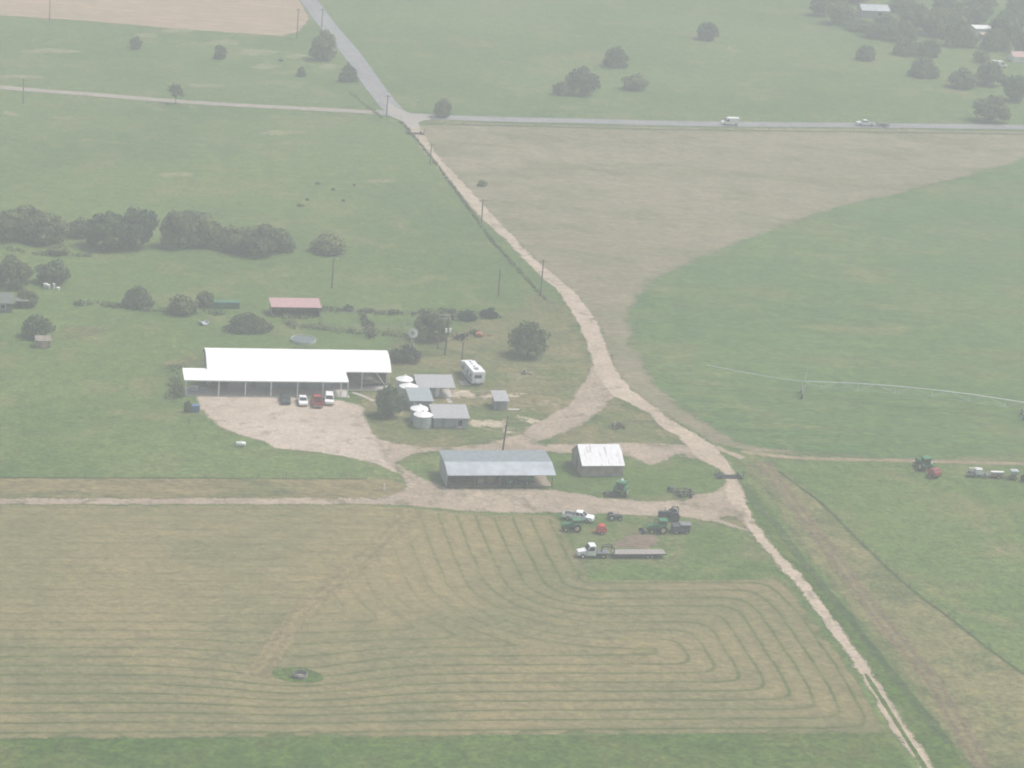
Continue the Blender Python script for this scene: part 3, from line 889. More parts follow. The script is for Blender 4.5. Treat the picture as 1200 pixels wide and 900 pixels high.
iron = pm("grey_iron", (0.22, 0.22, 0.23), 0.6, 0.3, var=0.2, scale=3)
tyre = pm("tyre_rubber", (0.028, 0.028, 0.03), 0.85, var=0.2, scale=4)
tglass = pm("dark_glass", (0.025, 0.03, 0.036), 0.15, var=0.1)
gpaint = pm("tractor_green", (0.040, 0.20, 0.085), 0.4, var=0.12, scale=3)
ypaint = pm("rim_cream", (0.50, 0.45, 0.25), 0.5, var=0.1)
redp = pm("implement_red", (0.70, 0.085, 0.055), 0.5, var=0.15, scale=3)
orangep = pm("implement_orange", (0.42, 0.13, 0.08), 0.5, var=0.12, scale=3)
bluep = pm("bin_blue", (0.05, 0.13, 0.27), 0.5, var=0.12)
greenbox = pm("container_green", (0.05, 0.17, 0.11), 0.6, var=0.1)
silver = pm("silver_paint", (0.60, 0.62, 0.64), 0.4, 0.3, var=0.05)
chrome = pm("rim_metal", (0.5, 0.5, 0.5), 0.35, 0.8, var=0.05)
lampg = pm("lamp_glass", (0.7, 0.7, 0.68), 0.2, var=0.03)
tailr = pm("tail_red", (0.35, 0.03, 0.03), 0.3, var=0.05)
carred = pm("car_red", (0.42, 0.035, 0.045), 0.35, var=0.08)
cardark = pm("car_dark_green", (0.035, 0.05, 0.048), 0.3, var=0.08)
carwhite = pm("car_white", (0.82, 0.83, 0.84), 0.35, var=0.02)
deckw = pm("deck_planks", (0.30, 0.28, 0.265), 0.85, var=0.2, scale=2)
tanw = pm("tan_boards", (0.46, 0.37, 0.27), 0.8, var=0.12)
haym = pm("stored_hay", (0.36, 0.30, 0.19), 0.95, var=0.2, scale=2)

YAW = R(12.5)

# ================================================================== BUILDINGS
def main_shed():
    t = thing('machine_shed', 'long open fronted machine shed with bright white arched metal roof and lower lean-to', 'shed', at(217, 463), R(12.0))
    # arched main roof
    x0, x1, y0, yr, ze, zr = 4.6, 42.6, 4.4, 10.6, 3.95, 6.35
    N = 12
    prof = []
    for i in range(2 * N + 1):
        s = -1 + i / N
        prof.append((yr + s * (yr - y0), ze + (zr - ze) * (1 - abs(s) ** 1.9)))
    out = prof + [(y, z - 0.14) for y, z in reversed(prof)]
    b = MB()
    n = len(out)
    vs_ = [(x0, y, z) for y, z in out] + [(x1, y, z) for y, z in out]
    m_ = len(prof)
    fs = []
    for i in range(n):
        j = (i + 1) % n
        fs.append((i, j, j + n, i + n))
    for i in range(m_ - 1):
        a, c = i, n - 1 - i
        fs += [(a, a + 1, c - 1, c), (a + n, c + n, c - 1 + n, a + 1 + n)]
    b.add(vs_, fs)
    b.build('roof', white_roof, t)
    # lean-to roof in front
    b = MB()
    b.loft([[(-0.35, -0.6, 3.32), (33.1, -0.6, 3.32), (33.1, -0.6, 3.44), (-0.35, -0.6, 3.44)],
            [(-0.35, 5.4, 3.90), (33.1, 5.4, 3.90), (33.1, 5.4, 4.02), (-0.35, 5.4, 4.02)]])
    b.build('lean_to_roof', white_roof, t)
    fb = MB().box(-0.38, 33.13, -0.66, -0.60, 3.20, 3.45)
    fb.build('fascia', white_p, t)
    # walls: left gable, rear, front wall behind the lean-to
    b = MB()
    gp = [(y, z - 0.16) for y, z in prof]
    nn_ = len(gp)
    gx = 5.0
    v1 = [(gx, y, z) for y, z in gp] + [(gx, y, 0) for y, z in gp]
    v2 = [(gx + .1, y, z) for y, z in gp] + [(gx + .1, y, 0) for y, z in gp]
    k = 2 * nn_
    fs = []
    for i in range(nn_ - 1):
        fs += [(i, i + 1, nn_ + i + 1, nn_ + i), (k + i, k + nn_ + i, k + nn_ + i + 1, k + i + 1), (i, k + i, k + i + 1, i + 1)]
    fs += [(0, nn_, k + nn_, k), (nn_ - 1, k + nn_ - 1, k + 2 * nn_ - 1, 2 * nn_ - 1)]
    b.add(v1 + v2, fs)
    b.build('wall', wallg, t)
    MB().box(5.1, 42.0, 16.5, 16.6, 0, 3.8).build('wall', wallg, t)
    MB().box(9.0, 30.5, 5.1, 5.2, 0, 3.85).build('wall', wallg, t)
    MB().box(30.6, 30.7, 5.2, 16.5, 0, 3.9).build('wall', wallg, t)
    MB().box(41.9, 42.0, 6.8, 16.45, 0, 3.9).build('wall', wallg, t)  # right end wall added to block the sun and darken the open bay
    # posts
    for x in (0.1, 6.7, 12.1, 17.3, 22.7, 27.9, 31.6, 33.0):
        MB().box(x - 0.11, x + 0.11, -0.48, -0.26, 0, 3.33).build('post', white_p, t)
    for x in (36.6, 42.2):
        MB().box(x - 0.1, x + 0.1, 4.5, 4.7, 0, 3.92).build('post', white_p, t)
    MB().tube((39.4, 4.55, 3.8), (41.9, 4.2, 0.5), 0.1).build('brace', white_p, t)
    # doors in the front wall
    for x in (14.4, 24.6):
        d = MB().box(x - .5, x + .5, 5.0, 5.085, 0.02, 2.1).build('door', pm("shed_door", (0.16, 0.17, 0.18), 0.6), t)
        MB().box(x + .3, x + .4, 4.95, 4.998, 0.95, 1.1).build('handle', chrome, d)
    # floor slab
    MB().box(0.0, 33.4, -0.7, 5.0, 0.0, 0.11).build('slab', conc, t)
    MB().box(5.15, 33.6, 5.003, 16.4, 0.0, 0.11).build('slab', conc, t)
    MB().box(33.7, 42.4, 4.1, 16.4, 0.0, 0.10).build('slab', conc, t)
main_shed()

def in_shed(lx, ly):
    a = R(12.0)
    o = at(217, 463)
    return Vector((o.x + lx * math.cos(a) - ly * math.sin(a), o.y + lx * math.sin(a) + ly * math.cos(a), 0.11))
def shed(name, label, cat, px, py, W, D, zf, zb, roof_m, wall_m, yaw=YAW, over=0.35, oy=None, ridge=None, thick=0.1, walls='lrfb', flat_back=None):
    """simple shed: front wall along +x from the front left corner; ridge=(y, z) gives a gable, else one slope from zf to zb"""
    t = thing(name, label, cat, at(px, py), yaw)
    oy = over if oy is None else oy
    if ridge:
        yr, zr = ridge
        sf, sb = (zr - zf) / yr, (zr - zb) / (D - yr)
        top = [(-oy, zf - sf * oy), (yr, zr), (D + oy, zb - sb * oy)]
        wp = [(0, 0), (D, 0), (D, zb - .03), (yr, zr - .03), (0, zf - .03)]
    elif flat_back:
        yk, zk = flat_back
        sf = (zk - zf) / yk
        top = [(-oy, zf - sf * oy), (yk, zk), (D + oy, zb)]
        wp = [(0, 0), (D, 0), (D, zb - .03), (yk, zk - .03), (0, zf - .03)]
    else:
        s = (zb - zf) / D
        top = [(-oy, zf - s * oy), (D + oy, zb + s * oy)]
        wp = [(0, 0), (D, 0), (D, zb - .03), (0, zf - .03)]
    mats = roof_m if isinstance(roof_m, list) else [roof_m] * (len(top) - 1)
    for (a, b_), m_ in zip(zip(top[:-1], top[1:]), mats):
        b = MB()
        b.loft([[(-over, a[0], a[1]), (W + over, a[0], a[1]), (W + over, a[0], a[1] + thick), (-over, a[0], a[1] + thick)],
                [(-over, b_[0] - .003, b_[1]), (W + over, b_[0] - .003, b_[1]), (W + over, b_[0] - .003, b_[1] + thick), (-over, b_[0] - .003, b_[1] + thick)]])
        b.build('roof', m_, t)
    w = 0.12
    if 'l' in walls:
        MB().prism(wp, 0, w, axis='x').build('wall', wall_m, t)
    if 'r' in walls:
        MB().prism(wp, W - w, W, axis='x').build('wall', wall_m, t)
    if 'f' in walls:
        MB().box(w + .002, W - w - .002, 0, w, 0, zf - .05).build('wall', wall_m, t)
    if 'b' in walls:
        MB().box(w + .002, W - w - .002, D - w, D, 0, zb - .05).build('wall', wall_m, t)
    return t

# long open equipment barn
t = shed('equipment_barn', 'long grey open fronted barn with two tone metal roof beside the farm track', 'barn', 523, 571, 20.6, 7.7, 3.10, 4.05,
         [galv_l, galv_d], wallg, walls='lb', over=0.12, oy=1.25, flat_back=(2.9, 3.95), yaw=R(13.3))
MB().box(0.15, 20.4, 0.1, 7.5, 0.0, 0.10).build('floor', pm("packed_earth", (0.30, 0.25, 0.19), 0.95, var=0.2), t)
for x in (0.25, 5.3, 10.3, 15.3, 20.4):
    MB().tube((x, 0.12, 0), (x, 0.12, 3.2), 0.12, n=8).build('post', wood, t)
for x in (6.9, 13.5, 20.4):
    MB().tube((x, 7.4, 0), (x, 7.4, 3.98), 0.11, n=8).build('post', wood, t)
MB().box(0.0, 20.6, -0.02, 0.22, 2.88, 3.05).build('beam', wood, t)

# old barn with rust streaked roof
t = shed('old_barn', 'small old wooden barn with rust streaked white tin roof', 'barn', 681, 558.5, 8.3, 8.0, 2.55, 2.55, [rustroof, rustroof], pm('barn_boards', (0.36, 0.315, 0.26), 0.9, var=0.25, scale=0.8, stripes=0.6), ridge=(4.2, 5.0), over=0.12, oy=0.5, yaw=R(14.0))
MB().box(-0.02, 0.0, 3.0, 4.6, 0.05, 2.2).build('door', pm("barn_door", (0.17, 0.15, 0.13), 0.9, var=0.2), t)
MB().box(-0.06, 8.36, -0.06, -0.003, 0.0, 0.5).build('footing', pm("stone_footing", (0.36, 0.34, 0.32), 0.9, var=0.15), t)

def window(t, x, y, z, w, h, face='f'):
    """window in the front face at local x, sill height z"""
    f = MB().box(x - w / 2 - .08, x + w / 2 + .08, y - .05, y - .003, z - .08, z + h + .08).build('window', white_p, t)
    MB().box(x - w / 2, x + w / 2, y - .07, y - .053, z, z + h).build('pane', tglass, f)

# the cluster of small houses by the tanks
t = shed('small_house', 'rear small grey house with light shingle roof and a porch on its right', 'house', 490, 466, 7.3, 5.8, 2.35, 2.35, [shingle, shingle], wallgg, ridge=(5.0, 3.3), over=0.35, oy=0.5, walls='lb')
MB().box(0.13, 4.9, 0.5, 0.62, 0, 2.3).build('wall', wallgg, t)
MB().box(4.9, 5.02, 0.63, 5.6, 0, 2.3).build('wall', wallgg, t)
window(t, 2.2, 0.5, 0.9, 1.0, 1.0)
MB().box(3.6, 4.45, 0.44, 0.497, 0.05, 2.05).build('door', white_p, t)
for x in (7.15,):
    MB().box(x - .07, x + .07, 0.1, 0.24, 0, 2.4).build('post', white_p, t)
    MB().box(x - .07, x + .07, 5.3, 5.44, 0, 2.6).build('post', white_p, t)
MB().box(4.9, 7.4, -0.1, 5.6, 0, 0.15).build('porch_floor', conc, t)
t = shed('small_house', 'front small grey house with shingle roof and white framed window beside nearest silver tank', 'house', 508, 501.5, 6.9, 5.4, 2.2, 2.2, [shingle, shingle], wallgg, ridge=(4.9, 3.25), over=0.3, oy=0.45)
window(t, 5.35, 0.0, 0.55, 0.9, 1.2)
MB().box(4.55, 6.2, -0.9, -0.1, 0, 0.35).build('step', oldwood, t)
MB().box(1.4, 2.3, -0.045, -0.003, 0.05, 2.0).build('door', pm("grey_door", (0.27, 0.30, 0.31), 0.7), t)
t = shed('small_house', 'blue-grey roofed lean house between the two pairs of silver tanks', 'house', 481, 481.5, 4.3, 5.4, 2.25, 2.9, shingle2, wallgg, over=0.35, oy=0.5)
MB().box(0.4, 1.2, -0.045, -0.003, 0.05, 1.95).build('door', white_p, t)
t = shed('garden_shed', 'little grey shed standing apart on the yard grass beside bare caliche spots', 'shed', 579.5, 480, 2.6, 3.3, 2.05, 2.65, shingle, wallgg, over=0.3, oy=0.6)
MB().box(0.3, 1.1, -0.045, -0.003, 0.05, 1.85).build('door', pm("grey_door", (0.27, 0.30, 0.31), 0.7), t)
MB().box(2.9, 5.2, -0.2, 0.6, 0, 0.06).build('step', conc, t)
t = shed('red_roofed_shed', 'low open shed with faded red roof behind the machine shed', 'shed', 318, 370.5, 10.9, 4.4, 2.2, 2.75, redroof, oldwood, over=0.2, oy=0.4, walls='lrb')
for x in (0.3, 3.7, 7.2, 10.6):
    MB().tube((x, 0.1, 0), (x, 0.1, 2.2), 0.09, n=6).build('post', wood, t)
roofgg = pm("grey_green_roof", (0.13, 0.155, 0.14), 0.85, var=0.15)
wallgn = pm("dull_green_siding", (0.15, 0.18, 0.165), 0.8, var=0.1)
t = shed('farmhouse', 'grey green roofed farmhouse half hidden by trees at the left edge', 'house', -24, 366, 7.0, 6.0, 2.3, 2.3, [roofgg, roofgg], wallgn, ridge=(3.0, 3.6), over=0.4)
window(t, 5.0, 0.0, 0.9, 1.0, 0.9)
t = shed('carport', 'low carport with one pale edge beside the farmhouse at the left edge', 'carport', 19, 362, 2.6, 3.0, 1.9, 2.0, wallgn, wallgn, over=0.1, walls='b')
MB().box(-0.1, 2.7, -0.13, -0.103, 1.84, 2.02).build('fascia', white_p, t)
for x in (0.1, 2.5):
    MB().tube((x, 0.1, 0), (x, 0.1, 1.9), 0.06).build('post', wood, t)
t = shed('small_hut', 'small dark hut with a tan front board under the round tree', 'hut', 42, 408, 3.0, 2.4, 1.6, 1.9, oldwood, oldwood, over=0.2)
MB().box(1.2, 2.4, -0.04, -0.003, 0.15, 1.45).build('door', tanw, t)
# far farmyard buildings
t = shed('far_barn', 'long white metal roofed barn deep in the far wood', 'barn', 1010, 21, 10.5, 7, 3.0, 3.0, [galv_l, galv_l], wallg, ridge=(3.5, 4.6), over=0.4, walls='lrfb')
window(t, 7, 0, 1.0, 1.6, 1.2)
t = shed('far_house', 'small white house with bright flat roof among the far trees', 'house', 1143, 42, 8, 5, 2.6, 3.0, white_roof, white_p, over=0.3)
window(t, 5, 0, 0.9, 1.2, 1.0)
t = shed('far_garage', 'small yellowish outbuilding below the small white house in the wood', 'garage', 1150, 47, 4, 3, 2.0, 2.3, tanw, tanw, over=0.2)
t = shed('far_red_barn', 'red roofed barn at the right edge below the far wood', 'barn', 1187, 73, 12, 5, 2.0, 2.0, [redroof, redroof], white_p, ridge=(2.5, 3.4), over=0.3)

# silver water tanks with white conical tops
def water_tank(px, py, label, loc=None):
    t = thing('water_tank', label, 'tank', at(px, py), R(20 * rng.random()), 'silver water tanks by the small houses')
    b = MB()
    r, H = 1.85, 2.5
    for k in range(6):
        z0, z1 = k * H / 6, (k + 1) * H / 6
        b.tube((0, 0, z0), (0, 0, z1 - .03), r, r, 32)
        b.tube((0, 0, z1 - .03), (0, 0, z1 - .002), r + .03, r + .03, 32)
    b.build('tank_wall', galv, t)
    MB().cyl(0, 0, H, H + 0.72, r + .08, 32, 0.28).build('tank_roof', white_roof, t)
    MB().cyl(0, 0, H + 0.72, H + 0.95, 0.26, 12, 0.2).build('hatch', white_p, t)
water_tank(474, 457.5, 'rearmost silver tank, beside the end of the white roofed shed')
water_tank(478, 466, 'second silver tank from the rear, behind the blue-grey roofed house')
water_tank(491, 492.5, 'third silver tank, tucked behind the nearest tank')
water_tank(495, 499.5, 'nearest silver tank, fully seen beside the front small house')

# ================================================================== YARD STRUCTURES
def pole(px, py, ytop, label, name='utility_pole', arm=True, lean=0.0, grp='utility poles', light=False, lab=None):
    s, dep = pxm(px, py)
    h = (py - ytop) / (s * math.cos(dep))
    t = thing(name, label, 'pole', at(px, py), YAW + R(rng.uniform(-8, 8)), grp)
    MB().tube((0, 0, 0), (lean, 0, h), 0.20, 0.13, 8).build('shaft', wood, t)
    if arm:
        MB().box(lean * .95 - 0.9, lean * .95 + 0.9, -0.16, -0.04, h - 0.55, h - 0.42).build('crossarm', wood, t)
        for x in (-0.8, 0.8):
            MB().cyl(lean * .95 + x, -0.1, h - 0.42, h - 0.24, 0.05, 6).build('insulator', lampg, t)
    if light:
        MB().box(lean - .1, lean + .9, -.05, .05, h - .25, h - .17).build('lamp_arm', iron, t)
        MB().cyl(lean + .9, 0, h - .42, h - .15, 0.16, 8, 0.1).build('lamp_head', lampg, t)
    return t
pole(27, 121, 92, 'pole beside the side road at the left edge')
pole(58, 25, 0, 'pole at the lower edge of the tilled field, left end', arm=False)
pole(348, 45, 10, 'pole at the right corner of the tilled field')
pole(377, 33, 10, 'pole on the left shoulder of the paved road beside the tilled field')
pole(453, 137, 111, 'pole at the road junction')
pole(504, 194, 168, 'first pole down the dirt road from the junction')
pole(564, 263, 233, 'second pole down the dirt road from the junction')
pole(633.5, 347, 304, 'tall pole beside the bend of the dirt road')
pole(584, 347, 315, 'pole standing in the pasture left of the dirt road bend', arm=False)
pole(389, 338, 302, 'pole with a pale lamp in the pasture behind the red roofed shed', arm=False, light=True)
pole(541, 428, 401, 'bare pole just behind the white travel trailer', arm=False)
pole(589, 529, 487, 'bare dark pole behind the long equipment barn', arm=False, lean=0.5)

t = thing('transformer_poles', 'pair of tall poles joined by double crossarms with two white transformers', 'pole', at(517, 412), R(14))
a0, a1 = at(513, 409) - at(517, 412), at(521.5, 416) - at(517, 412)
rot = Matrix.Rotation(-R(14), 3, 'Z')
a0, a1 = rot @ a0, rot @ a1
hh = 8.6
for a in (a0, a1):
    MB().tube(a, a + Vector((0.3, 0, hh)), 0.24, 0.17, 8).build('shaft', wood, t)
mid = (a0 + a1) / 2 + Vector((0.4, 0, 0))
for z in (hh - 0.2, hh - 1.0):
    MB().box(mid.x - 1.5, mid.x + 0.9, mid.y - 0.26, mid.y - 0.10, z, z + 0.16).build('crossarm', pm("grey_arm", (0.45, 0.45, 0.46), 0.7), t)
for dx in (-0.45, 0.45):
    MB().cyl(a1.x + .25 + dx, a1.y - .3, hh - 3.4, hh - 2.5, 0.26, 12).build('transformer', white_p, t)
for dx in (-1.3, -0.6, 0.1, 0.8):
    MB().cyl(mid.x + dx, mid.y - .15, hh, hh + .28, 0.06, 6).build('insulator', iron, t)

MB().cyl(mid.x + 1.6, mid.y - .1, hh - 1.3, hh - .1, 0.42, 12).build('regulator', darkiron, t)
MB().box(mid.x + .4, mid.x + 2.1, mid.y - .05, mid.y + .08, hh - .75, hh - .6).build('crossarm', wood, t)

# windmill
t = thing('windmill', 'metal farm windmill with white round wheel behind the machine shed', 'windmill', at(482, 421), R(-8))
b = MB()
TOP = 6.0
for sx in (-1, 1):
    for sy in (-1, 1):
        b.tube((sx * 0.75, sy * 0.75, 0), (sx * 0.1, sy * 0.1, TOP), 0.035)
for z in (1.4, 2.8, 4.2):
    w = 0.75 - 0.65 * z / TOP
    b.path([(-w, -w, z), (w, -w, z), (w, w, z), (-w, w, z), (-w, -w, z)], 0.02, 4)
    w2 = 0.75 - 0.65 * (z - 1.4) / TOP
    b.tube((-w2, -w2, z - 1.4), (w, -w, z), 0.015, n=4)
    b.tube((w2, w2, z - 1.4), (-w, w, z), 0.015, n=4)
b.build('tower', galv, t)
b = MB()
for k in range(18):
    a = 2 * math.pi * k / 18
    ca, sa = math.cos(a), math.sin(a)
    cb, sb = math.cos(a + .27), math.sin(a + .27)
    b.add([(ca * .45, -0.35, TOP + sa * .45), (ca * 1.12, -0.36, TOP + sa * 1.12), (cb * 1.12, -0.24, TOP + sb * 1.12), (cb * .45, -0.30, TOP + sb * .45)], [(0, 1, 2, 3)])
wh = b.build('wheel', white_p, t)
wh.modifiers.new('thick', 'SOLIDIFY').thickness = 0.015
MB().tube((0, -0.4, TOP), (0, 0.2, TOP), 0.16, n=10).build('hub', darkiron, t)
b = MB().box(-0.02, 0.02, 0.2, 1.9, TOP - .02, TOP + .02)
b.box(-0.012, 0.012, 1.1, 1.9, TOP - .3, TOP + .35)
b.build('tail_vane', white_p, t)

# stock tank
t = thing('stock_tank', 'large round grey stock tank behind the machine shed', 'tank', at(355.5, 400), 0)
b = MB()
N = 40
rings = []
for r_, z in ((2.7, 0), (2.7, 0.65), (2.58, 0.65), (2.58, 0.05)):
    rings.append([(r_ * math.cos(2 * math.pi * i / N), r_ * math.sin(2 * math.pi * i / N), z) for i in range(N)])
b.loft(rings)
b.build('tank_wall', galv, t)
MB().cyl(0, 0, 0.06, 0.5, 2.575, 40).build('water', pm("tank_water", (0.12, 0.15, 0.14), 0.12, var=0.05), t)

def box_thing(name, label, cat, px, py, rz, parts, group=None):
    t = thing(name, label, cat, at(px, py), rz, group)
    for nm, mt, *bx in parts:
        b = MB()
        for q in bx:
            b.box(*q)
        b.build(nm, mt, t, bevel=0.02)
    return t

# blue bin
t = box_thing('waste_bin', 'blue square metal bin on the grass at the gravel lot corner', 'bin', 228.5, 482.5, YAW + R(4),
              [('bin_body', bluep, (-0.8, 0.8, -0.6, 0.6, 0.12, 1.35)), ('lid', pm("lid_blue", (0.09, 0.18, 0.33), 0.5), (-0.84, 0.84, -0.64, 0.64, 1.353, 1.43))])
for sx in (-.6, .6):
    for sy in (-.45, .45):
        MB().tube((sx - .05, sy, 0.08), (sx + .05, sy, 0.08), 0.08, n=10).build('wheel', tyre, t)
for sx in (-.86, .80):
    MB().box(sx, sx + .06, -.3, .3, .8, .95).build('lift_pocket', iron, t)
# propane tank
t = thing('gas_tank', 'small white horizontal gas tank lying on the grass below the gravel lot', 'tank', at(282, 523.5), R(8))
b = MB()
rr = []
for x, r_ in ((-1.0, .05), (-.95, .28), (-.8, .42), (.8, .42), (.95, .28), (1.0, .05)):
    rr.append([(x, r_ * math.cos(2 * math.pi * i / 14), 0.62 + r_ * math.sin(2 * math.pi * i / 14)) for i in range(14)])
b.loft(rr)
b.build('tank_shell', white_p, t, smooth=True)
for x in (-.6, .6):
    MB().box(x - .08, x + .08, -.3, .3, 0, .26).build('foot', conc, t)
MB().cyl(0, 0, 1.03, 1.2, 0.16, 10).build('valve_cover', white_p, t)
# pipe post
t = thing('pipe_post', 'short white pipe post on the grass strip below the lot', 'post', at(450, 574), 0)
MB().cyl(0, 0, 0, 1.1, 0.09, 8).build('pipe', white_p, t)
MB().cyl(0, 0, 1.1, 1.25, 0.13, 8, 0.05).build('cap', white_p, t)
MB().box(-.2, .2, -.2, .2, 0, .12).build('footing', conc, t)
# white tubs at far left
for i, (x, y, r_, h, lb) in enumerate([(53.5, 337, .55, .9, 'leftmost and largest white tub under the dark low tree'), (57, 338, .4, .8, 'middle white tub under the dark low tree'), (63, 338.5, .28, 1.2, 'tall thin white tub right of the other two'), (68, 340, .4, .6, 'rightmost low white tub on the pasture grass')]):
    t = thing('plastic_tub', lb, 'tub', at(x, y), 0, 'white tubs under the tree')
    MB().cyl(0, 0, 0, h, r_ * .85, 14, r_).build('tub_body', white_p, t)
    MB().cyl(0, 0, h + .003, h + .06, r_ * 1.05, 14).build('rim', white_p, t)
# pale tub near hedge
t = thing('feed_trough', 'pale grey feed trough left of the wide hedge bush', 'trough', at(239, 380), R(30))
b = MB()
b.prism([(-.9, .7), (-.6, .2), (.6, .2), (.9, .7), (.8, .7), (.55, .28), (-.55, .28), (-.8, .7)], -1.2, 1.2)
b.build('trough', galv, t)
for y in (-1, 1):
    MB().box(-.5, .5, y - .05, y + .05, 0, .2).build('leg', iron, t)
# green container
t = box_thing('green_container', 'dark green steel container in the brushy fence row', 'container', 265, 360.5, YAW, [('container_body', greenbox, (-2.9, 2.9, -0.9, 0.9, 0.15, 1.5)), ('skid', darkiron, (-2.8, 2.8, -0.8, -0.65, 0, .147), (-2.8, 2.8, .65, .8, 0, .147))])
for x in [-2.4 + .8 * k for k in range(7)]:
    MB().box(x - .04, x + .04, -.95, -.902, .2, 1.45).build('rib', greenbox, t)
# log pile near big tree
t = thing('log_pile', 'small heap of grey logs on the grass below the large tree', 'log pile', at(615, 438), R(10))
for (x, z, r_, l) in ((-.5, .3, .3, 1.3), (.1, .28, .28, 1.2), (-.2, .75, .26, 1.1), (.9, .2, .2, 1.6), (1.4, .18, .18, 1.3)):
    MB().tube((x, -l / 2, z), (x + .15, l / 2, z), r_, r_ * .9, 10).build('log', oldwood, t)
# hay feeder ring on the grass island
t = thing('hay_feeder', 'round pale metal hay feeder on the green island in the mown field', 'feeder', at(351.5, 793), 0)
b = MB()
N = 28
for z in (0.1, 0.4, 0.72):
    b.path([(1.15 * math.cos(2 * math.pi * i / N), 1.15 * math.sin(2 * math.pi * i / N), z) for i in range(N + 1)], 0.05, 6)
b.build('ring', oldwood, t)
for i in range(14):
    a = 2 * math.pi * i / 14
    MB().tube((1.15 * math.cos(a), 1.15 * math.sin(a), 0), (1.15 * math.cos(a), 1.15 * math.sin(a), 0.72), 0.04).build('bar', oldwood, t)
rings = []
for r_, z in ((1.12, 0.0), (1.12, .5), (1.1, .5), (1.1, 0.02)):
    rings.append([(r_ * math.cos(2 * math.pi * i / N), r_ * math.sin(2 * math.pi * i / N), z) for i in range(N)])
MB().loft(rings, cap=False).build('skirt', iron, t)
MB().cyl(0, 0, 0, 0.3, .9, 16, .5).build('hay', oldwood, t)

# cattle guards
def guard(px, py, w, rz, label):
    t = thing('cattle_guard', label, 'cattle guard', at(px, py, .1), rz)
    for k in range(7):
        MB().box(-w / 2, w / 2, -1 + k * .3, -.86 + k * .3, 0.02, .16).build('rail', darkiron, t)
    for s in (-1, 1):
        b = MB()
        b.add([(s * w / 2, -1.1, 0), (s * (w / 2 + .9), -1.1, 0), (s * w / 2, -1.1, .8), (s * w / 2, 1.1, 0), (s * (w / 2 + .9), 1.1, 0), (s * w / 2, 1.1, .8)], [(0, 1, 2), (3, 5, 4), (0, 2, 5, 3), (1, 4, 5, 2), (0, 3, 4, 1)])
        b.build('wing', darkiron, t)
        MB().cyl(s * (w / 2 + 1.0), 0, 0, 1.4, .1, 8).build('post', wood, t)
guard(854.5, 559, 3.6, R(10), 'dark steel cattle guard across the dirt road near the fields track')
guard(486, 156.5, 3.4, R(12), 'dark cattle guard across the dirt road just below the road junction')

# fences
def fence(name, label, px, h=1.15, gap=5.0, wires=3, post=None, rail=False, cat='fence'):
    pts = [at(*p) for p in px]
    t = thing(name, label, cat, pts[0], 0)
    o = pts[0]
    P = []
    for a, b in zip(pts[:-1], pts[1:]):
        n = max(1, int((b - a).length / gap))
        P += [a.lerp(b, i / n) - o for i in range(n)]
    P.append(pts[-1] - o)
    b = MB()
    for p in P:
        b.tube(p, p + Vector((rng.uniform(-.04, .04), 0, h * rng.uniform(.92, 1.08))), 0.05, 0.045, 5)
    ob = b.build('posts', post or oldwood, t)
    ob['kind'] = 'stuff'
    b = MB()
    for k in range(wires):
        z = h * (0.92 - k * 0.28)
        b.path([p + Vector((0, 0.07, z)) for p in P], 0.035 if rail else 0.004, 4)
    b.build('rails' if rail else 'wire', post or iron, t)
    return t
fence('wire_fence', 'long wire fence along the left side of the dirt road', [(470, 142), (490, 165), (520, 203), (548, 242), (580, 286), (607, 315), (640, 351)])
fence('wire_fence', 'wire fence along the far side of the county road', [(500, 133), (667, 137.5), (800, 141), (1000, 142.6), (1200, 144.5)])
fence('wire_fence', 'wire fence along the near side of the county road', [(500, 145), (667, 149), (800, 152), (1000, 155), (1200, 158)])
fence('wire_fence', 'dark wire fence between dry verge and green field on the right', [(914, 553), (965, 592), (1011, 638), (1066, 689), (1117, 727), (1159, 761), (1210, 797)], 1.1, 5.0, 3)
fence('wire_fence', 'wire fence between the lower pasture and the mown strip', [(-40, 559), (100, 559.5), (240, 560), (430, 560.5)])
fence('wire_fence', 'wire fence climbing from the mown strip to the machine shed corner', [(240, 558), (228, 515), (213, 470)], 1.1, 4, 3)
fence('wire_fence', 'wire fence below the side road on the left', [(-40, 107), (100, 116), (196, 124), (300, 129.5), (445, 139)])
fence('pipe_corral', 'grey rail corral behind the machine shed', [(340, 384), (400, 388), (470, 386), (500, 372), (440, 368), (378, 368), (380, 386)], 1.3, 2.6, 3, iron, True, 'corral')
fence('pole_fence', 'short row of wooden posts at the left edge below the round tree', [(-10, 404), (2, 405), (14, 406)], 1.3, 1.4, 2, wood, True)

# road sign at the junction
t = thing('road_sign', 'small white round topped sign near the junction tree', 'sign', at(490, 124), R(-12))
MB().cyl(0, 0, 0, 1.9, .04, 6).build('sign_post', iron, t)
MB().tube((0, -.06, 1.85), (0, -.04, 1.85), .42, n=16).build('sign_plate', white_p, t)

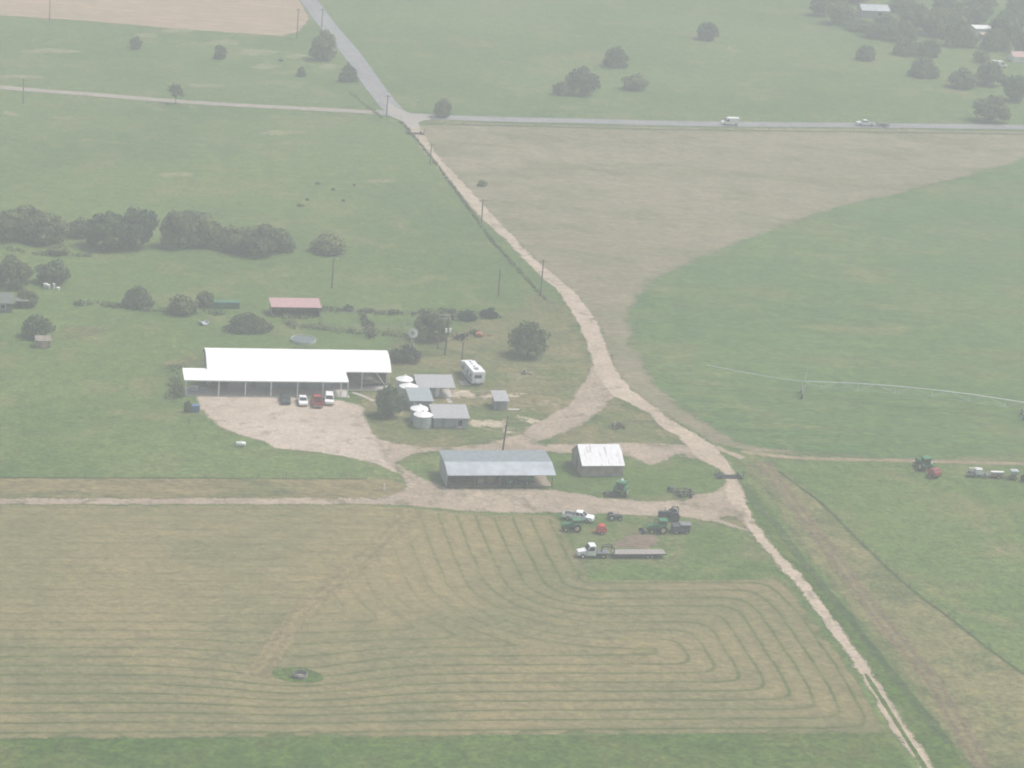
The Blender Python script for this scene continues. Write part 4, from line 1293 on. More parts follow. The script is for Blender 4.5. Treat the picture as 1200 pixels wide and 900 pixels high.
# ================================================================== IRRIGATION PIVOT
def pivot():
    A, B = at(939, 464), at(1198, 489)
    d = (B - A)
    L_ = d.length
    rz = math.atan2(d.y, d.x)
    t = thing('irrigation_pivot', 'long thin centre pivot irrigation line on wheels across the green circle', 'irrigation line', A, rz)
    pipe = pm("pivot_pipe", (0.60, 0.63, 0.63), 0.5, 0.4, var=0.06)
    Z = 3.3
    sp = []
    nspan = 2
    for s in range(nspan):
        pts = []
        for k in range(13):
            u = k / 12
            pts.append(Vector((s * L_ + u * L_, 0, Z + 1.0 * 4 * u * (1 - u) * 0.9)))
        MB().path(pts, 0.11, 8).build('pipe', pipe, t)
        b = MB()
        for k in range(1, 12, 2):
            top = pts[k]
            for sy in (-.8, .8):
                b.tube(top, top + Vector((0, sy, -1.35)), .03, n=4)
                q = pts[k - 1]
                b.tube(top + Vector((0, sy, -1.35)), q, .03, n=4)
                b.tube(top + Vector((0, sy, -1.35)), pts[k + 1], .03, n=4)
            b.tube(top + Vector((0, -.8, -1.35)), top + Vector((0, .8, -1.35)), .03, n=4)
        for k in range(1, 11, 2):
            for sy in (-.8, .8):
                b.tube(pts[k] + Vector((0, sy, -1.35)), pts[k + 2] + Vector((0, sy, -1.35)), .02, n=4)
        b.build('truss', pipe, t)
        b = MB()
        for k in range(1, 12):
            b.tube(pts[k], pts[k] + Vector((0, .1, -1.9)), .018, n=4)
        b.build('drop_hose', pm("hose", (0.25, 0.26, 0.26), 0.7), t)
    ov = []
    for k in range(9):
        u = k / 8
        ov.append(Vector((-u * 20.5, u * 1.6, Z + 1.1 * u * u)))
    MB().path(ov, 0.07, 8).build('overhang_pipe', pipe, t)
    MB().tube((0.4, 0, Z), (0.6, 0, Z + 3.1), .06, .05).build('mast', white_p, t)
    b = MB()
    for k in (3, 6, 8):
        b.tube((0.6, 0, Z + 3.0), ov[k], .012, n=4)
    b.tube((0.6, 0, Z + 3.0), (9, 0, Z + 0.7), .012, n=4)
    b.build('cable', iron, t)
    for s in range(nspan + 1):
        x = s * L_
        b = MB()
        for sy in (-1, 1):
            b.tube((x, 0, Z - .1), (x, sy * 1.9, .95), .05, n=5)
            b.tube((x + .8, 0, Z - .1), (x, sy * 1.9, .95), .035, n=5)
        b.tube((x, -2.0, .9), (x, 2.0, .9), .07, n=6)
        b.build('tower', galv, t)
        for sy in (-1.9, 1.9):
            w = MB().tube((x - .17, sy, .62), (x + .17, sy, .62), .62, n=18).build('wheel', tyre, t)
            MB().tube((x - .18, sy, .62), (x + .18, sy, .62), .32, n=12).build('rim', galv, w)
        MB().box(x - .2, x + .2, -.25, .25, 1.0, 1.5).build('gearbox', iron, t)
pivot()

# ================================================================== VEHICLES
def wheel(t, x, y, r, w, rim=None, hub=0.58, n=18):
    o = MB().tube((x, y - w / 2, r), (x, y + w / 2, r), r, n=n).build('wheel', tyre, t, bevel=min(.04, w * .15))
    s = 1 if y > 0 else -1
    MB().tube((x, y + s * (w / 2 - .05), r), (x, y + s * (w / 2 + .015), r), r * hub, r * hub * .9, n).build('rim', rim or chrome, o)
    return o

def cabin(t, prof_lo, prof_hi, z0, z1, hw0, hw1, glass, roof_m):
    """greenhouse: (x0, x1) at the belt and at the roof, tapered; a glass block with a painted roof and pillars"""
    b = MB()
    b.loft([[(prof_lo[0], -hw0, z0), (prof_lo[1], -hw0, z0), (prof_lo[1], hw0, z0), (prof_lo[0], hw0, z0)],
            [(prof_hi[0], -hw1, z1), (prof_hi[1], -hw1, z1), (prof_hi[1], hw1, z1), (prof_hi[0], hw1, z1)]])
    b.build('window', glass, t)
    rb = MB()
    rb.loft([[(prof_hi[0] - .05, -hw1 - .03, z1 + .002), (prof_hi[1] + .05, -hw1 - .03, z1 + .002), (prof_hi[1] + .05, hw1 + .03, z1 + .002), (prof_hi[0] - .05, hw1 + .03, z1 + .002)],
             [(prof_hi[0] + .1, -hw1 + .1, z1 + .09), (prof_hi[1] - .12, -hw1 + .1, z1 + .09), (prof_hi[1] - .12, hw1 - .1, z1 + .09), (prof_hi[0] + .1, hw1 - .1, z1 + .09)]])
    rb.build('roof', roof_m, t, smooth=False)
    pb = MB()
    for s in (-1, 1):
        xs = [0.0, 0.5, 1.0]
        for u in xs:
            a = prof_lo[0] * (1 - u) + prof_lo[1] * u
            c = prof_hi[0] * (1 - u) + prof_hi[1] * u
            pb.tube((a, s * (hw0 + .005), z0), (c, s * (hw1 + .005), z1), .055, n=5)
    pb.build('pillar', roof_m, t)

def lights(t, xf, xr, w, zf, zr):
    for s in (-1, 1):
        MB().box(xf - .06, xf + .025, s * w - .2, s * w + .2, zf - .1, zf + .1).build('headlight', lampg, t)
        MB().box(xr - .025, xr + .06, s * w - .12, s * w + .12, zr - .18, zr + .18).build('taillight', tailr, t)

def pickup(label, px, py, rz, paint, group=None, name='pickup_truck', cat='pickup truck', bedload=None):
    t = thing(name, label, cat, at(px, py, .06), rz, group)
    hw = 0.98
    b = MB()
    b.prism([(0.6, .42), (2.72, .42), (2.85, .6), (2.83, .98), (2.6, 1.10), (1.45, 1.17), (-0.55, 1.17), (-0.55, .42)], -hw, hw)
    b.box(-2.85, -0.555, -hw, -hw + .1, .5, 1.17).box(-2.85, -.555, hw - .1, hw, .5, 1.17).box(-2.85, -2.77, -hw + .1, hw - .1, .5, 1.15)
    b.build('body', paint, t, bevel=.04)
    MB().box(-2.76, -.56, -hw + .11, hw - .11, .5, .62).build('bed', darkiron, t)
    cabin(t, (-0.5, 1.5), (-0.4, 0.75), 1.172, 1.75, .88, .74, tglass, paint)
    for x in (-1.75, 1.75):
        for s in (-1, 1):
            wheel(t, x, s * .88, .40, .27)
    MB().box(2.84, 2.95, -.95, .95, .42, .62).build('bumper', chrome, t)
    MB().box(-2.97, -2.86, -.95, .95, .45, .62).build('bumper', chrome, t)
    lights(t, 2.80, -2.83, .74, .82, .9)
    if bedload:
        for k, bx in enumerate(bedload):
            MB().box(*bx).build('bed_box' if k else 'tool_box', darkiron, t)
    return t

def sedan(label, px, py, rz, paint, group=None, suv=False, name='parked_car', cat='car', z=.05):
    t = thing(name, label, cat, at(px, py, z), rz, group)
    hw = .91
    if suv:
        b = MB().prism([(-2.3, .4), (2.25, .4), (2.4, .6), (2.35, .92), (1.2, 1.06), (-2.35, 1.08), (-2.4, .6)], -hw, hw)
        b.build('body', paint, t, bevel=.05)
        cabin(t, (-2.3, 1.2), (-2.1, .55), 1.083, 1.68, .85, .72, tglass, paint)
    else:
        b = MB().prism([(-2.3, .35), (2.3, .35), (2.42, .55), (2.35, .78), (1.1, .93), (-1.7, .96), (-2.38, .9), (-2.42, .55)], -hw, hw)
        b.build('body', paint, t, bevel=.05)
        cabin(t, (-1.75, 1.15), (-1.0, .3), .955, 1.38, .82, .66, tglass, paint)
    for x in (-1.4, 1.42):
        for s in (-1, 1):
            wheel(t, x, s * .82, .33, .22)
    lights(t, 2.33, -2.38, .66, .68, .78)
    return t

def box_van(label, px, py, rz, z):
    t = thing('van', label, 'van', at(px, py, z), rz)
    b = MB().prism([(-2.7, .4), (2.5, .4), (2.65, .6), (2.6, 1.05), (1.75, 1.25), (1.15, 2.05), (.9, 2.3), (-2.6, 2.35), (-2.7, 2.2)], -.98, .98)
    b.build('body', carwhite, t, bevel=.06)
    for s in (-1, 1):
        MB().prism([(.35, 1.25), (1.5, 1.25), (1.05, 1.95), (.35, 1.95)], s * .985, s * 1.0).build('window', tglass, t)
        for x in (-1.75, 1.7):
            wheel(t, x, s * .88, .36, .24)
    b = MB().add([(1.80, -.8, 1.29), (1.80, .8, 1.29), (1.2, .8, 2.08), (1.2, -.8, 2.08)], [(0, 1, 2, 3)])
    b.build('windshield', tglass, t).modifiers.new('thick', 'SOLIDIFY').thickness = .03
    lights(t, 2.58, -2.66, .75, .85, 1.2)
    return t

PK = 'cars parked in front of the machine shed'
dn = R(-80)
sedan('dark green parked car, leftmost of the row before the white roofed shed', 334.5, 470.5, dn, cardark, PK)
sedan('white parked car with dark windshield, standing between the dark car and the red pickup', 354.5, 472.5, dn, carwhite, PK)
pickup('dark red parked pickup with its bed toward the gravel lot', 371.5, 473.5, R(100), carred, PK)
sedan('white parked car with wide dark rear window, rightmost of the row', 385.5, 471.5, R(-84), carwhite, PK, suv=True)
pickup('white pickup truck parked nose right behind the small green tractor', 677.5, 609.5, R(-12), carwhite, bedload=[(-.95, -.6, -.8, .8, .9, 1.3), (-2.6, -1.2, -.6, .6, .63, 1.0)])
pickup('white pickup truck towing a trailer along the county road', 1014, 147.2, R(186), carwhite)
box_van('white boxy van driving along the county road', 855, 146.4, R(188), .09)
box_van('white van parked by the far wood', 1171, 79, R(12), .02)

# low trailer behind the far pickup
t = thing('utility_trailer', 'dark low utility trailer towed by the white pickup on the county road', 'trailer', at(1034.5, 148.2, .08), R(186))
MB().box(-2.0, 2.0, -.95, .95, .5, .62).build('deck', darkiron, t)
MB().box(2.002, 3.4, -.06, .06, .45, .55).build('tongue', darkiron, t)
b = MB()
for s in (-1, 1):
    b.box(-2, 2, s * .93 - .03, s * .93 + .03, .9, .98)
    for x in (-1.9, 0, 1.9):
        b.box(x - .04, x + .04, s * .93 - .03, s * .93 + .03, .62, .9)
b.build('side_rail', darkiron, t)
for s in (-1, 1):
    wheel(t, -.3, s * 1.08, .34, .22)
MB().box(-1.4, 1.2, -.6, .6, .625, 1.05).build('load', iron, t)

# flatbed truck with gooseneck trailer
AX = R(12.5) + math.pi
TS = 0.93
p0 = at(692, 652.5)
t = thing('flatbed_truck', 'white cab flatbed truck hitched to the long flat trailer', 'truck', p0, AX, None, TS)
b = MB()
b.prism([(0.95, .55), (2.7, .55), (2.78, .8), (2.68, 1.32), (0.96, 1.62)], -.85, .85)
b.build('hood', white_p, t, bevel=.08)
b = MB()
b.prism([(-0.85, .6), (0.94, .6), (0.94, 1.65), (0.5, 2.55), (-0.75, 2.6), (-0.85, 1.6)], -1.05, 1.05)
b.build('cab', white_p, t, bevel=.07)
b = MB().add([(1.0, -.85, 1.68), (1.0, .85, 1.68), (.58, .85, 2.5), (.58, -.85, 2.5)], [(0, 1, 2, 3)])
wo = b.build('windshield', tglass, t)
wo.modifiers.new('thick', 'SOLIDIFY').thickness = .03
for s in (-1, 1):
    b = MB().add([(-.45, s * 1.075, 1.62), (.72, s * 1.075, 1.62), (.36, s * 1.075, 2.35), (-.45, s * 1.075, 2.35)], [(0, 1, 2, 3)])
    wo = b.build('window', tglass, t)
    wo.modifiers.new('thick', 'SOLIDIFY').thickness = .025
    wheel(t, 1.75, s * .92, .48, .30, white_p)
    wheel(t, -2.3, s * .86, .48, .52, chrome)
    MB().box(2.62, 2.74, s * .62 - .16, s * .62 + .16, .95, 1.15).build('headlight', lampg, t)
    MB().box(.85, .95, s * 1.15, s * 1.32, 1.6, 2.0).build('mirror', darkiron, t)
MB().box(2.79, 2.92, -.95, .95, .5, .75).build('bumper', chrome, t)
MB().box(-3.6, -.9, -1.1, 1.1, 1.0, 1.12).build('flat_bed', iron, t)
MB().box(-1.0, -.9, -1.05, 1.05, 1.125, 2.1).build('headboard', darkiron, t)
MB().box(-3.5, .9, -.45, .45, .55, .9).build('chassis', darkiron, t)

t = thing('gooseneck_trailer', 'long grey flat deck gooseneck trailer behind the white cab truck', 'trailer', p0, AX, None, TS)
MB().box(-14.5, -4.3, -1.22, 1.22, .92, 1.04).build('deck', deckw, t)
b = MB()
for s in (-1, 1):
    b.box(-14.5, -4.3, s * .6 - .08, s * .6 + .08, .6, .917)
    b.box(-14.5, -4.3, s * 1.27 - .04, s * 1.27 + .04, .82, 1.0)
b.box(-14.6, -14.503, -1.2, 1.2, .7, 1.0)
b.build('frame', darkiron, t)
b = MB()
for s in (-1, 1):
    b.path([(-4.35, s * .9, 1.0), (-4.3, s * .85, 2.1), (-3.6, s * .75, 2.35), (-2.6, s * .5, 2.3), (-2.1, 0, 2.05), (-2.1, 0, 1.15)], .13, 6)
b.build('gooseneck', darkiron, t)
for x in (-11.0, -11.95):
    for s in (-1, 1):
        wheel(t, x, s * 1.0, .4, .3)
for s in (-1, 1):
    MB().tube((-5.0, s * .8, 0.05), (-5.0, s * .8, .9), .07).build('landing_leg', darkiron, t)

# fifth wheel travel trailer
rvz = heading((551.5, 436), (560, 452)) + math.pi + R(6)   # nose points away from the camera
t = thing('travel_trailer', 'white fifth wheel travel trailer parked behind the small houses', 'travel trailer', at(552.5, 444.5), rvz)
b = MB().prism([(-4.6, .55), (3.0, .55), (3.0, 1.35), (5.2, 1.35), (5.45, 1.7), (5.25, 2.4), (4.7, 2.75), (3.2, 2.85), (2.7, 3.3), (-4.4, 3.3), (-4.6, 3.05)], -1.22, 1.22)
b.build('body', pm("trailer_white", (0.80, 0.82, 0.84), 0.45, var=.03), t, bevel=.06)
MB().box(-4.0, .6, -1.75, -1.225, .85, 2.95).build('slide_out', white_p, t)
MB().box(.6, 4.3, 1.19, 1.25, 1.42, 2.0).build('stripe', pm("trailer_stripe", (0.36, 0.38, 0.42), .5), t)
MB().box(-4.3, .3, 1.225, 1.26, .8, 1.5).build('stripe', MATS["trailer_stripe"], t)
b = MB().box(-4.66, -4.605, -.75, .75, 1.8, 2.45).build('window', tglass, t)
for x in (-3.2, -.8, 2.0):
    MB().box(x - .45, x + .45, 1.226, 1.262, 1.75, 2.4).build('window', tglass, t)
MB().box(.95, 1.6, 1.228, 1.275, .6, 2.5).build('door', white_p, t)
MB().box(-3.4, -2.5, -.4, .4, 3.303, 3.5).build('air_conditioner', pm("vent_grey", (0.3, 0.31, 0.33), .6), t)
for x in (-1.2, .6, 1.9):
    MB().box(x - .22, x + .22, -.22, .22, 3.303, 3.4).build('roof_vent', MATS["vent_grey"], t)
MB().box(5.44, 5.50, -.7, .7, 1.9, 2.35).build('window', tglass, t)
MB().box(-4.72, -4.61, -1.1, 1.1, .5, .72).build('bumper', darkiron, t)
MB().box(-5.0, -4.73, -.35, .35, .75, 1.35).build('spare_cover', white_p, t)
for x in (-1.1, -2.0):
    for s in (-1, 1):
        wheel(t, x, s * 1.05, .38, .26)
for s in (-1, 1):
    MB().box(3.4, 3.52, s * .9 - .06, s * .9 + .06, 0, 1.35).build('landing_leg', iron, t)
MB().tube((4.4, 0, .75), (4.4, 0, 1.35), .1).build('king_pin', darkiron, t)

def tractor(label, px, py, rz, paint, rim, style='cab', scale=1.0, group=None, loader=False, name='tractor', roof_m=None, dome=None):
    t = thing(name, label, 'tractor', at(px, py), rz, group, scale)
    b = MB()
    b.prism([(.55, .95), (2.75, .95), (2.85, 1.1), (2.8, 1.5), (2.5, 1.62), (.55, 1.72)], -.42, .42)
    b.build('hood', paint, t, bevel=.05)
    MB().box(-.5, 2.7, -.28, .28, .55, .948).build('chassis', darkiron, t)
    for s in (-1, 1):
        wheel(t, 0, s * .95, .85, .48, rim, .55, 22)
        wheel(t, 2.2, s * .78, .5, .32, rim, .55, 18)
        b = MB()
        pr = []
        for k in range(7):
            a = R(20 + k * 23)
            pr.append((1.0 * math.cos(a), .85 + 1.0 * math.sin(a)))
        b.prism(pr + [(x * .93, .85 + (z - .85) * .93) for x, z in reversed(pr)], s * .95 - .26, s * .95 + .26)
        b.build('fender', paint, t)
    MB().tube((0, -.9, .85), (0, .9, .85), .12).build('axle', darkiron, t)
    MB().tube((2.2, -.7, .5), (2.2, .7, .5), .09).build('axle', darkiron, t)
    MB().tube((1.7, .2, 1.6), (1.7, .2, 2.5), .05, n=8).build('exhaust', darkiron, t)
    if style == 'cab':
        b = MB().loft([[(-.75, -.62, 1.25), (.6, -.62, 1.25), (.6, .62, 1.25), (-.75, .62, 1.25)], [(-.7, -.72, 2.5), (.45, -.72, 2.5), (.45, .72, 2.5), (-.7, .72, 2.5)]])
        b.build('cab_glass', tglass, t)
        MB().box(-.95, .68, -.85, .85, 2.503, 2.72).build('cab_roof', roof_m or paint, t, bevel=.06)
        for sx, tx in ((-.75, -.7), (.6, .45)):
            for s in (-1, 1):
                MB().tube((sx, s * .63, 1.2), (tx, s * .73, 2.5), .06, n=5).build('cab_pillar', paint, t)
        MB().box(-.8, .62, -.65, .65, .96, 1.248).build('cab_base', paint, t)
    else:
        MB().box(-.45, .15, -.3, .3, 1.15, 1.3).box(-.5, -.4, -.3, .3, 1.303, 1.75).build('seat', darkiron, t)
        MB().tube((.55, 0, 1.6), (.3, 0, 1.85), .025).build('steering_column', darkiron, t)
        MB().tube((.28, 0, 1.84), (.31, 0, 1.88), .2, n=14).build('steering_wheel', darkiron, t)
        MB().box(-.5, .55, -.6, .6, .96, 1.0).build('platform', paint, t)
        if style == 'canopy':
            b = MB()
            for x in (-.6, .55):
                for s in (-1, 1):
                    b.tube((x, s * .62, 1.0), (x, s * .66, 2.35), .04, n=5)
            b.build('canopy_post', darkiron, t)
            MB().box(-.85, .85, -.82, .82, 2.353, 2.46).build('canopy', roof_m or paint, t, bevel=.03)
        if style == 'hoops':
            for x in (-.65, .35):
                b = MB()
                b.path([(x, .66 * math.cos(a), 1.0 + 1.55 * math.sin(a) ** .6) for a in [math.pi * k / 14 for k in range(15)]], .07, 6)
                b.build('roll_bar', darkiron, t)
            b = MB().tube((-.65, .2, 2.52), (.35, .2, 2.52), .05).tube((-.65, -.2, 2.52), (.35, -.2, 2.52), .05)
            b.build('roof_bar', darkiron, t)
    if dome:
        MB().cyl(.2, 0, 2.72, 3.0, .28, 12, .2).build('beacon', white_p, t)
    if loader:
        for s in (-1, 1):
            MB().path([(.75, s * .62, 1.75), (1.9, s * .62, 1.95), (3.1, s * .6, 1.35), (3.7, s * .55, .6)], .09, 6).build('loader_arm', paint, t)
            MB().tube((.8, s * .62, .9), (.8, s * .62, 1.8), .08).build('loader_post', paint, t)
        b = MB().prism([(3.6, .08), (4.4, .05), (4.4, .1), (3.72, .16), (3.66, .75), (3.58, .75)], -1.05, 1.05)
        b.box(3.62, 4.3, -1.07, -1.052, .08, .6).box(3.62, 4.3, 1.052, 1.07, .08, .6)
        b.build('bucket', darkiron, t)
    MB().box(-1.15, -.5, -.05, .05, .5, .6).build('drawbar', darkiron, t)
    return t

tractor('small green tractor with low green canopy in front of the white pickup', 674.5, 622, R(193), gpaint, ypaint, 'canopy', .93)
tractor('green tractor with front loader beside the dark box wagon', 775, 624, R(194), gpaint, ypaint, 'cab', .95, loader=True)
tractor('dark blue open tractor with two roll hoops behind the loader tractor', 789, 609.5, R(190), pm("tractor_dark", (0.035, 0.042, 0.06), .5), darkiron, 'hoops', 1.05)
tractor('tiny grey open tractor on the grass right of the white pickup', 716, 609, R(8), iron, silver, 'open', .72)
tractor('tall green cab tractor with white beacon on the grass below the old barn', 727, 581, R(75), gpaint, ypaint, 'cab', 1.12, dome=True)
tractor('green cab tractor hitched to the red baler in the right field', 1083.5, 551, R(118), gpaint, ypaint, 'cab', 1.05)
tractor('dark green tractor stored inside the long equipment barn', 592, 566, R(-70), gpaint, ypaint, 'canopy', .95)

# things stored in the equipment barn
t = box_thing('grain_drill', 'dark green seed drill stored inside the long equipment barn', 'seed drill', 616, 566.5, YAW, [('hopper', gpaint, (-1.4, 1.4, -.4, .4, .8, 1.4)), ('lid', greenbox, (-1.42, 1.42, -.43, .43, 1.403, 1.47)), ('frame', darkiron, (-1.5, 1.5, -.9, .9, .5, .62))])
for s in (-1, 1):
    wheel(t, 0, s * 0.0 + s * 1.0, .45, .2)
for i, (x, y, lb) in enumerate(((562, 567, 'left round hay bale inside the equipment barn'), (573, 566, 'right round hay bale inside the equipment barn'))):
    t = thing('hay_bale', lb, 'hay bale', at(x, y), R(20 + i * 30), 'round bales in the equipment barn')
    MB().tube((-.65, 0, .75), (.65, 0, .75), .75, n=24).build('bale', haym, t, bevel=.06)
    MB().tube((-.4, 0, .75), (-.34, 0, .75), .765, n=24).build('twine', tanw, t)

t = thing('chest_freezer', 'white chest freezer standing in the left bay of the machine shed', 'freezer', in_shed(2.0, 2.6), R(12))
MB().box(-.9, .9, -.4, .4, .06, .9).build('cabinet', galv, t, bevel=.02)
MB().box(-.92, .92, -.42, .42, .903, 1.0).build('lid', white_p, t, bevel=.02)
MB().box(-.85, .85, -.36, .36, 0, .057).build('plinth', darkiron, t)
t = thing('work_bench', 'dark long work bench cluttered with boxes at the back of the machine shed left bay', 'bench', in_shed(4.6, 4.2), R(12))
MB().box(-1.9, 1.9, -.4, .4, .82, .9).build('bench_top', oldwood, t)
for x in (-1.8, 1.8):
    for y in (-.33, .33):
        MB().box(x - .05, x + .05, y - .05, y + .05, 0, .818).build('leg', darkiron, t)
for x, h in ((-1.3, .4), (-.5, .7), (.5, .35), (1.3, .6)):
    MB().box(x - .3, x + .3, -.25, .25, .903, .9 + h).build('box', darkiron if h > .5 else iron, t)
disc_p = (in_shed(38.6, 7.5), in_shed(15.5, 3.0))
t = thing('hay_wagon', 'dark flat hay wagon parked under the open right end of the machine shed', 'wagon', disc_p[0], R(20))
MB().box(-2.4, 2.4, -1.1, 1.1, .75, .9).build('deck', oldwood, t)
for x in (-1.6, 1.6):
    for s_ in (-1, 1):
        MB().tube((x, s_ * .75, .36), (x, s_ * 1.0, .36), .36, n=16).build('wheel', tyre, t)
MB().box(2.4, 3.6, -.06, .06, .5, .6).build('tongue', darkiron, t)
MB().box(-2.4, -2.3, -1.1, 1.1, .903, 2.1).build('end_rack', oldwood, t)

# implements
def rd_baler(label, px, py, rz, paint, scale=1.0, name='hay_baler', cat='baler'):
    t = thing(name, label, cat, at(px, py), rz, None, scale)
    b = MB()
    pr = [(-1.0, .55), (.75, .5), (1.05, .95), (.85, 1.7), (.2, 2.1), (-.65, 2.05), (-1.15, 1.5), (-1.2, .9)]
    b.prism(pr, -.85, .85)
    b.build('chamber', paint, t, bevel=.06)
    for s in (-1, 1):
        MB().prism([(x * 1.03, 1.3 + (z - 1.3) * 1.03) for x, z in pr], s * .92 - .05, s * .92 + .05).build('side_panel', paint, t)
        wheel(t, -.1, s * 1.12, .42, .3, ypaint)
    for k in range(4):
        MB().tube((-.9 + k * .5, -.83, 2.12 - abs(k - 1.5) * .12), (-.9 + k * .5, .83, 2.12 - abs(k - 1.5) * .12), .06).build('roller', darkiron, t)
    MB().box(1.05, 2.7, -.1, .1, .55, .72).build('tongue', paint, t)
    MB().tube((1.0, -.8, .35), (1.0, .8, .35), .2, n=10).build('pickup_reel', darkiron, t)
    return t
rd_baler('bright red hay baler behind the small green tractor', 704, 625, R(188), redp, .8)
rd_baler('dull red hay baler hitched behind the green tractor in the right field', 1094, 559.5, R(125), pm("dull_red", (0.33, 0.075, 0.06), .6, var=.2, scale=3), .95)

t = thing('orange_mower', 'small orange rotary mower among brush behind the yard', 'mower', at(561, 394.5), R(5))
MB().prism([(-.9, .2), (.9, .2), (.8, .6), (.2, 1.0), (-.6, .8)], -.8, .8).build('deck', orangep, t, bevel=.04)
MB().box(.9, 3.0, -.07, .07, .4, .55).build('tongue', orangep, t)
for s in (-1, 1):
    wheel(t, -.7, s * .9, .28, .16)

def disc_harrow(label, px, py, rz, paint, scale=1.0, standing_wheel=True, name='disc_harrow', cat='harrow'):
    t = thing(name, label, cat, at(px, py), rz, None, scale)
    b = MB()
    for y in (-1.4, 0, 1.4):
        b.box(-1.6, 1.6, y - .07, y + .07, .75, .9)
    for x in (-1.6, 0, 1.5):
        b.box(x - .07, x + .07, -1.6, 1.6, .9, 1.04)
    b.build('frame', paint, t)
    for x, skew in ((-1.1, .25), (1.1, -.25)):
        for k in range(9):
            y = -1.6 + k * .4
            c = (x + skew * y * .3, y, .4)
            MB().tube((c[0] - .03, y - .02, .4), (c[0] + .03, y + .02, .4), .38, .3, 12).build('disc', darkiron, t)
        MB().tube((x - skew * .5, -1.7, .4), (x + skew * .5, 1.7, .4), .05).build('axle', iron, t)
    MB().box(1.6, 3.2, -.08, .08, .6, .74).build('tongue', paint, t)
    MB().box(-.1, .1, -.08, .08, 1.04, 1.75).build('mast', iron, t)
    for s in (-1, 1):
        wheel(t, -.1, s * .7, .36, .24)
    return t
disc_harrow('dark disc harrow with a round tank wheel beside the farm track bend', 802, 580.5, R(185), pm("harrow_iron", (0.10, 0.08, 0.085), .7, var=.3, scale=3))
t = thing('steel_drum', 'black steel drum lying on the grass left of the disc harrow', 'drum', at(785.5, 576), R(60))
MB().tube((-.5, 0, .55), (.5, 0, .55), .55, n=18).build('drum', darkiron, t, bevel=.03)
for x in (-.35, .35):
    MB().tube((x - .03, 0, .55), (x + .03, 0, .55), .575, n=18).build('hoop', iron, t)
t = thing('marker_post', 'thin orange and white post left of the disc harrow', 'post', at(791, 574), 0)
MB().cyl(0, 0, 0, 1.2, .06, 6).build('stake', pm("stake_white", (0.6, 0.56, 0.48), .7), t)
MB().cyl(0, 0, 1.2, 1.6, .06, 6).build('top', orangep, t)

disc_harrow('dark old implement on the grass triangle between the roads', 724, 501, R(20), rust, .72, name='field_plow', cat='plow')
t = thing('pale_post', 'short pale post beside the old implement on the grass triangle', 'post', at(720, 503), 0)
MB().box(-.12, .12, -.12, .12, 0, 1.5).build('post', pm("pale_wood", (0.5, 0.48, 0.44), .8), t)
MB().box(-.16, .16, -.16, .16, 1.503, 1.58).build('cap', MATS["pale_wood"], t)

# low implement left of the tall green tractor
t = box_thing('rotary_cutter', 'dark low rotary cutter to the left of the tall green cab tractor', 'mower', 715.5, 581, R(12), [('deck', darkiron, (-1.0, 1.0, -1.0, 1.0, .3, .6)), ('gearbox', gpaint, (-.25, .25, -.25, .25, .603, .95))])
wheel(t, -1.2, .6, .25, .15)
wheel(t, -1.2, -.6, .25, .15)
MB().box(1.0, 2.0, -.06, .06, .5, .6).build('tongue', darkiron, t)

# dark box wagon
t = box_thing('box_wagon', 'dark box wagon with flat grey top rack next to the loader tractor', 'wagon', 797, 624, R(12),
              [('wagon_box', pm("wagon_dark", (0.085, 0.085, 0.10), .7, var=.2), (-1.6, 1.6, -.95, .95, .55, 1.55)), ('rack', iron, (-.2, 1.9, -1.0, 1.0, 1.72, 1.80)), ('floor', darkiron, (-1.65, 1.65, -1.0, 1.0, .45, .547))])
for x in (-1.0, 1.0):
    for s in (-1, 1):
        wheel(t, x, s * .85, .33, .22)
b = MB()
for x in (0.0, 1.75):
    for s in (-1, 1):
        b.box(x - .05, x + .05, s * .9 - .04, s * .9 + .04, 1.553, 1.718)
b.build('rack_post', iron, t)
MB().box(-2.9, -1.6, -.06, .06, .45, .55).build('tongue', darkiron, t)

# machines at the right edge
t = box_thing('sprayer_trailer', 'green trailer carrying a square white tank in the right field', 'trailer', 1142, 558.5, R(8),
              [('trailer_bed', pm("trailer_grey_green", (0.16, 0.20, 0.18), .7, var=.2), (-1.5, 1.6, -.8, .8, .5, .75)), ('tank', white_p, (0.0, 1.3, -.65, .65, .753, 1.75)), ('boom', white_p, (-1.3, 1.4, -.12, .12, 1.76, 1.86)), ('pump_box', iron, (-1.3, -.4, -.5, .5, .753, 1.3))])
wheel(t, 0, .95, .36, .22); wheel(t, 0, -.95, .36, .22)
b = MB().box(1.6, 2.6, -.06, .06, .5, .6)
b.build('tongue', iron, t)
t = thing('cable_drum', 'grey round cable drum between the white tank trailer and the seed drill', 'drum', at(1156, 560), R(40))
MB().tube((-.4, 0, .6), (.4, 0, .6), .4, n=18).build('core', oldwood, t)
for x in (-.45, .4):
    MB().tube((x, 0, .6), (x + .06, 0, .6), .6, n=20).build('flange', galv, t)
t = box_thing('seed_drill', 'grey seed drill with a long white lid in the right field', 'seed drill', 1168, 559.5, R(8),
              [('hopper', wallgg, (-1.3, 1.3, -.35, .35, .75, 1.15)), ('lid', white_p, (-1.33, 1.33, -.38, .38, 1.153, 1.26)), ('frame', rust, (-1.5, 1.5, -.8, .8, .5, .6))])
wheel(t, 0, .95, .4, .2); wheel(t, 0, -.95, .4, .2)
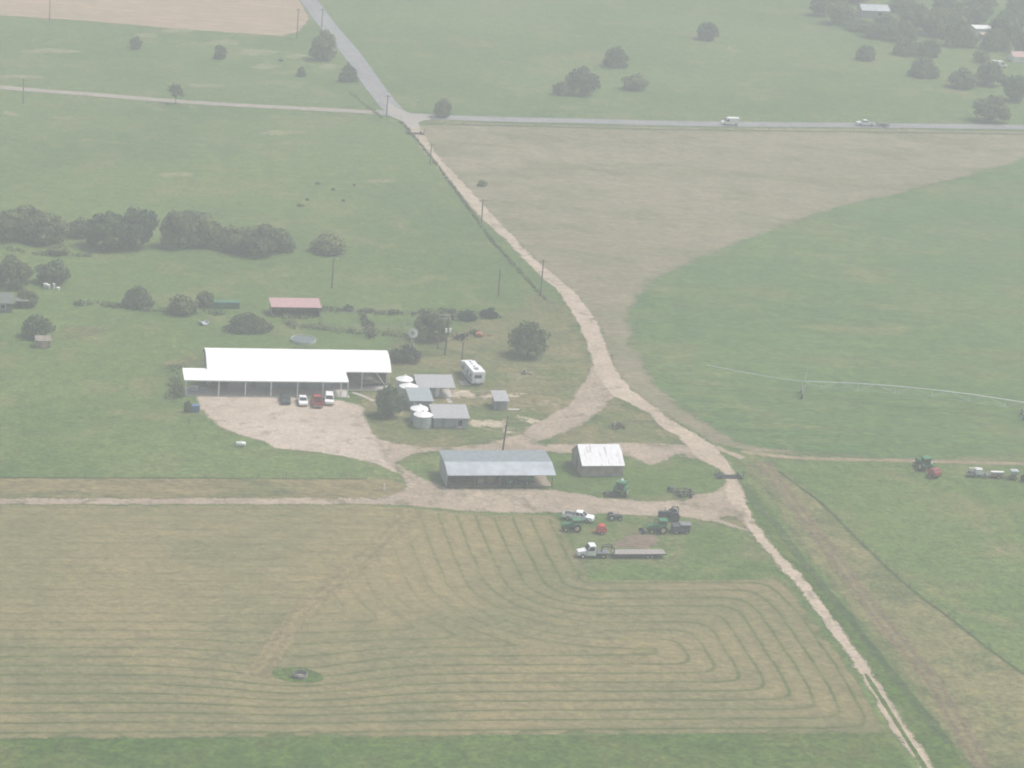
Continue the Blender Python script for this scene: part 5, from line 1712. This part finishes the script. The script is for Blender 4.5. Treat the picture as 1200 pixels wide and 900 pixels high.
for k in range(8):
    MB().tube((-1.2 + k * .34, -.4, .5), (-1.2 + k * .34, -.6, .1), .05).build('coulter', rust, t)
t = thing('fertiliser_hopper', 'grey cone hopper right of the seed drill in the right field', 'hopper', at(1187.5, 561.5), R(8))
MB().loft([[(-.2, -.2, .6), (.2, -.2, .6), (.2, .2, .6), (-.2, .2, .6)], [(-.75, -.75, 1.5), (.75, -.75, 1.5), (.75, .75, 1.5), (-.75, .75, 1.5)], [(-.75, -.75, 1.9), (.75, -.75, 1.9), (.75, .75, 1.9), (-.75, .75, 1.9)]]).build('hopper', galv, t)
MB().box(-.9, .9, -.5, .5, .45, .597).build('frame', rust, t)
wheel(t, 0, .8, .36, .22); wheel(t, 0, -.8, .36, .22)
MB().box(-2.2, -.9, -.05, .05, .45, .55).build('tongue', rust, t)
t = thing('spare_wheel', 'dark tractor tyre lying at the right picture edge', 'tyre', at(1199, 564), R(30))
MB().tube((-.25, 0, .7), (.25, 0, .7), .7, n=22).build('tread', tyre, t, bevel=.06)
MB().tube((-.2, 0, .7), (.26, 0, .7), .36, n=16).build('rim', iron, t)
# the pivot's neighbour machine at the right edge: irrigation pump
t = thing('farmyard_lamp', 'thin white upright lamp post in the far farmyard', 'lamp', at(1168, 40), 0)
MB().cyl(0, 0, 0, 5.5, .1, 8).build('lamp_post', white_p, t)
MB().box(-.2, .8, -.15, .15, 5.5, 5.65).build('lamp_head', white_p, t)
# concrete walk and trailer pad
for pts in ([(516, 458), (521, 458), (531, 472), (526, 473)], [(538, 446), (546, 446), (552, 452), (541, 452)]):
    o = sheet("concrete_path", pts, 0.036, ground_mat("walk_concrete", (0.42, 0.39, 0.36), (0.46, 0.43, 0.40), (0.38, 0.35, 0.32), None, mid=.4, dark=.15) if "walk_concrete" not in MATS else MATS["walk_concrete"], 0.25, step=1.5)
# pale walk from the open shed bay to the tree
ribbon("concrete_path", [(413, 460), (424, 463.5), (438, 470)], 0.9, 0.034, MATS["walk_concrete"], 0.2)
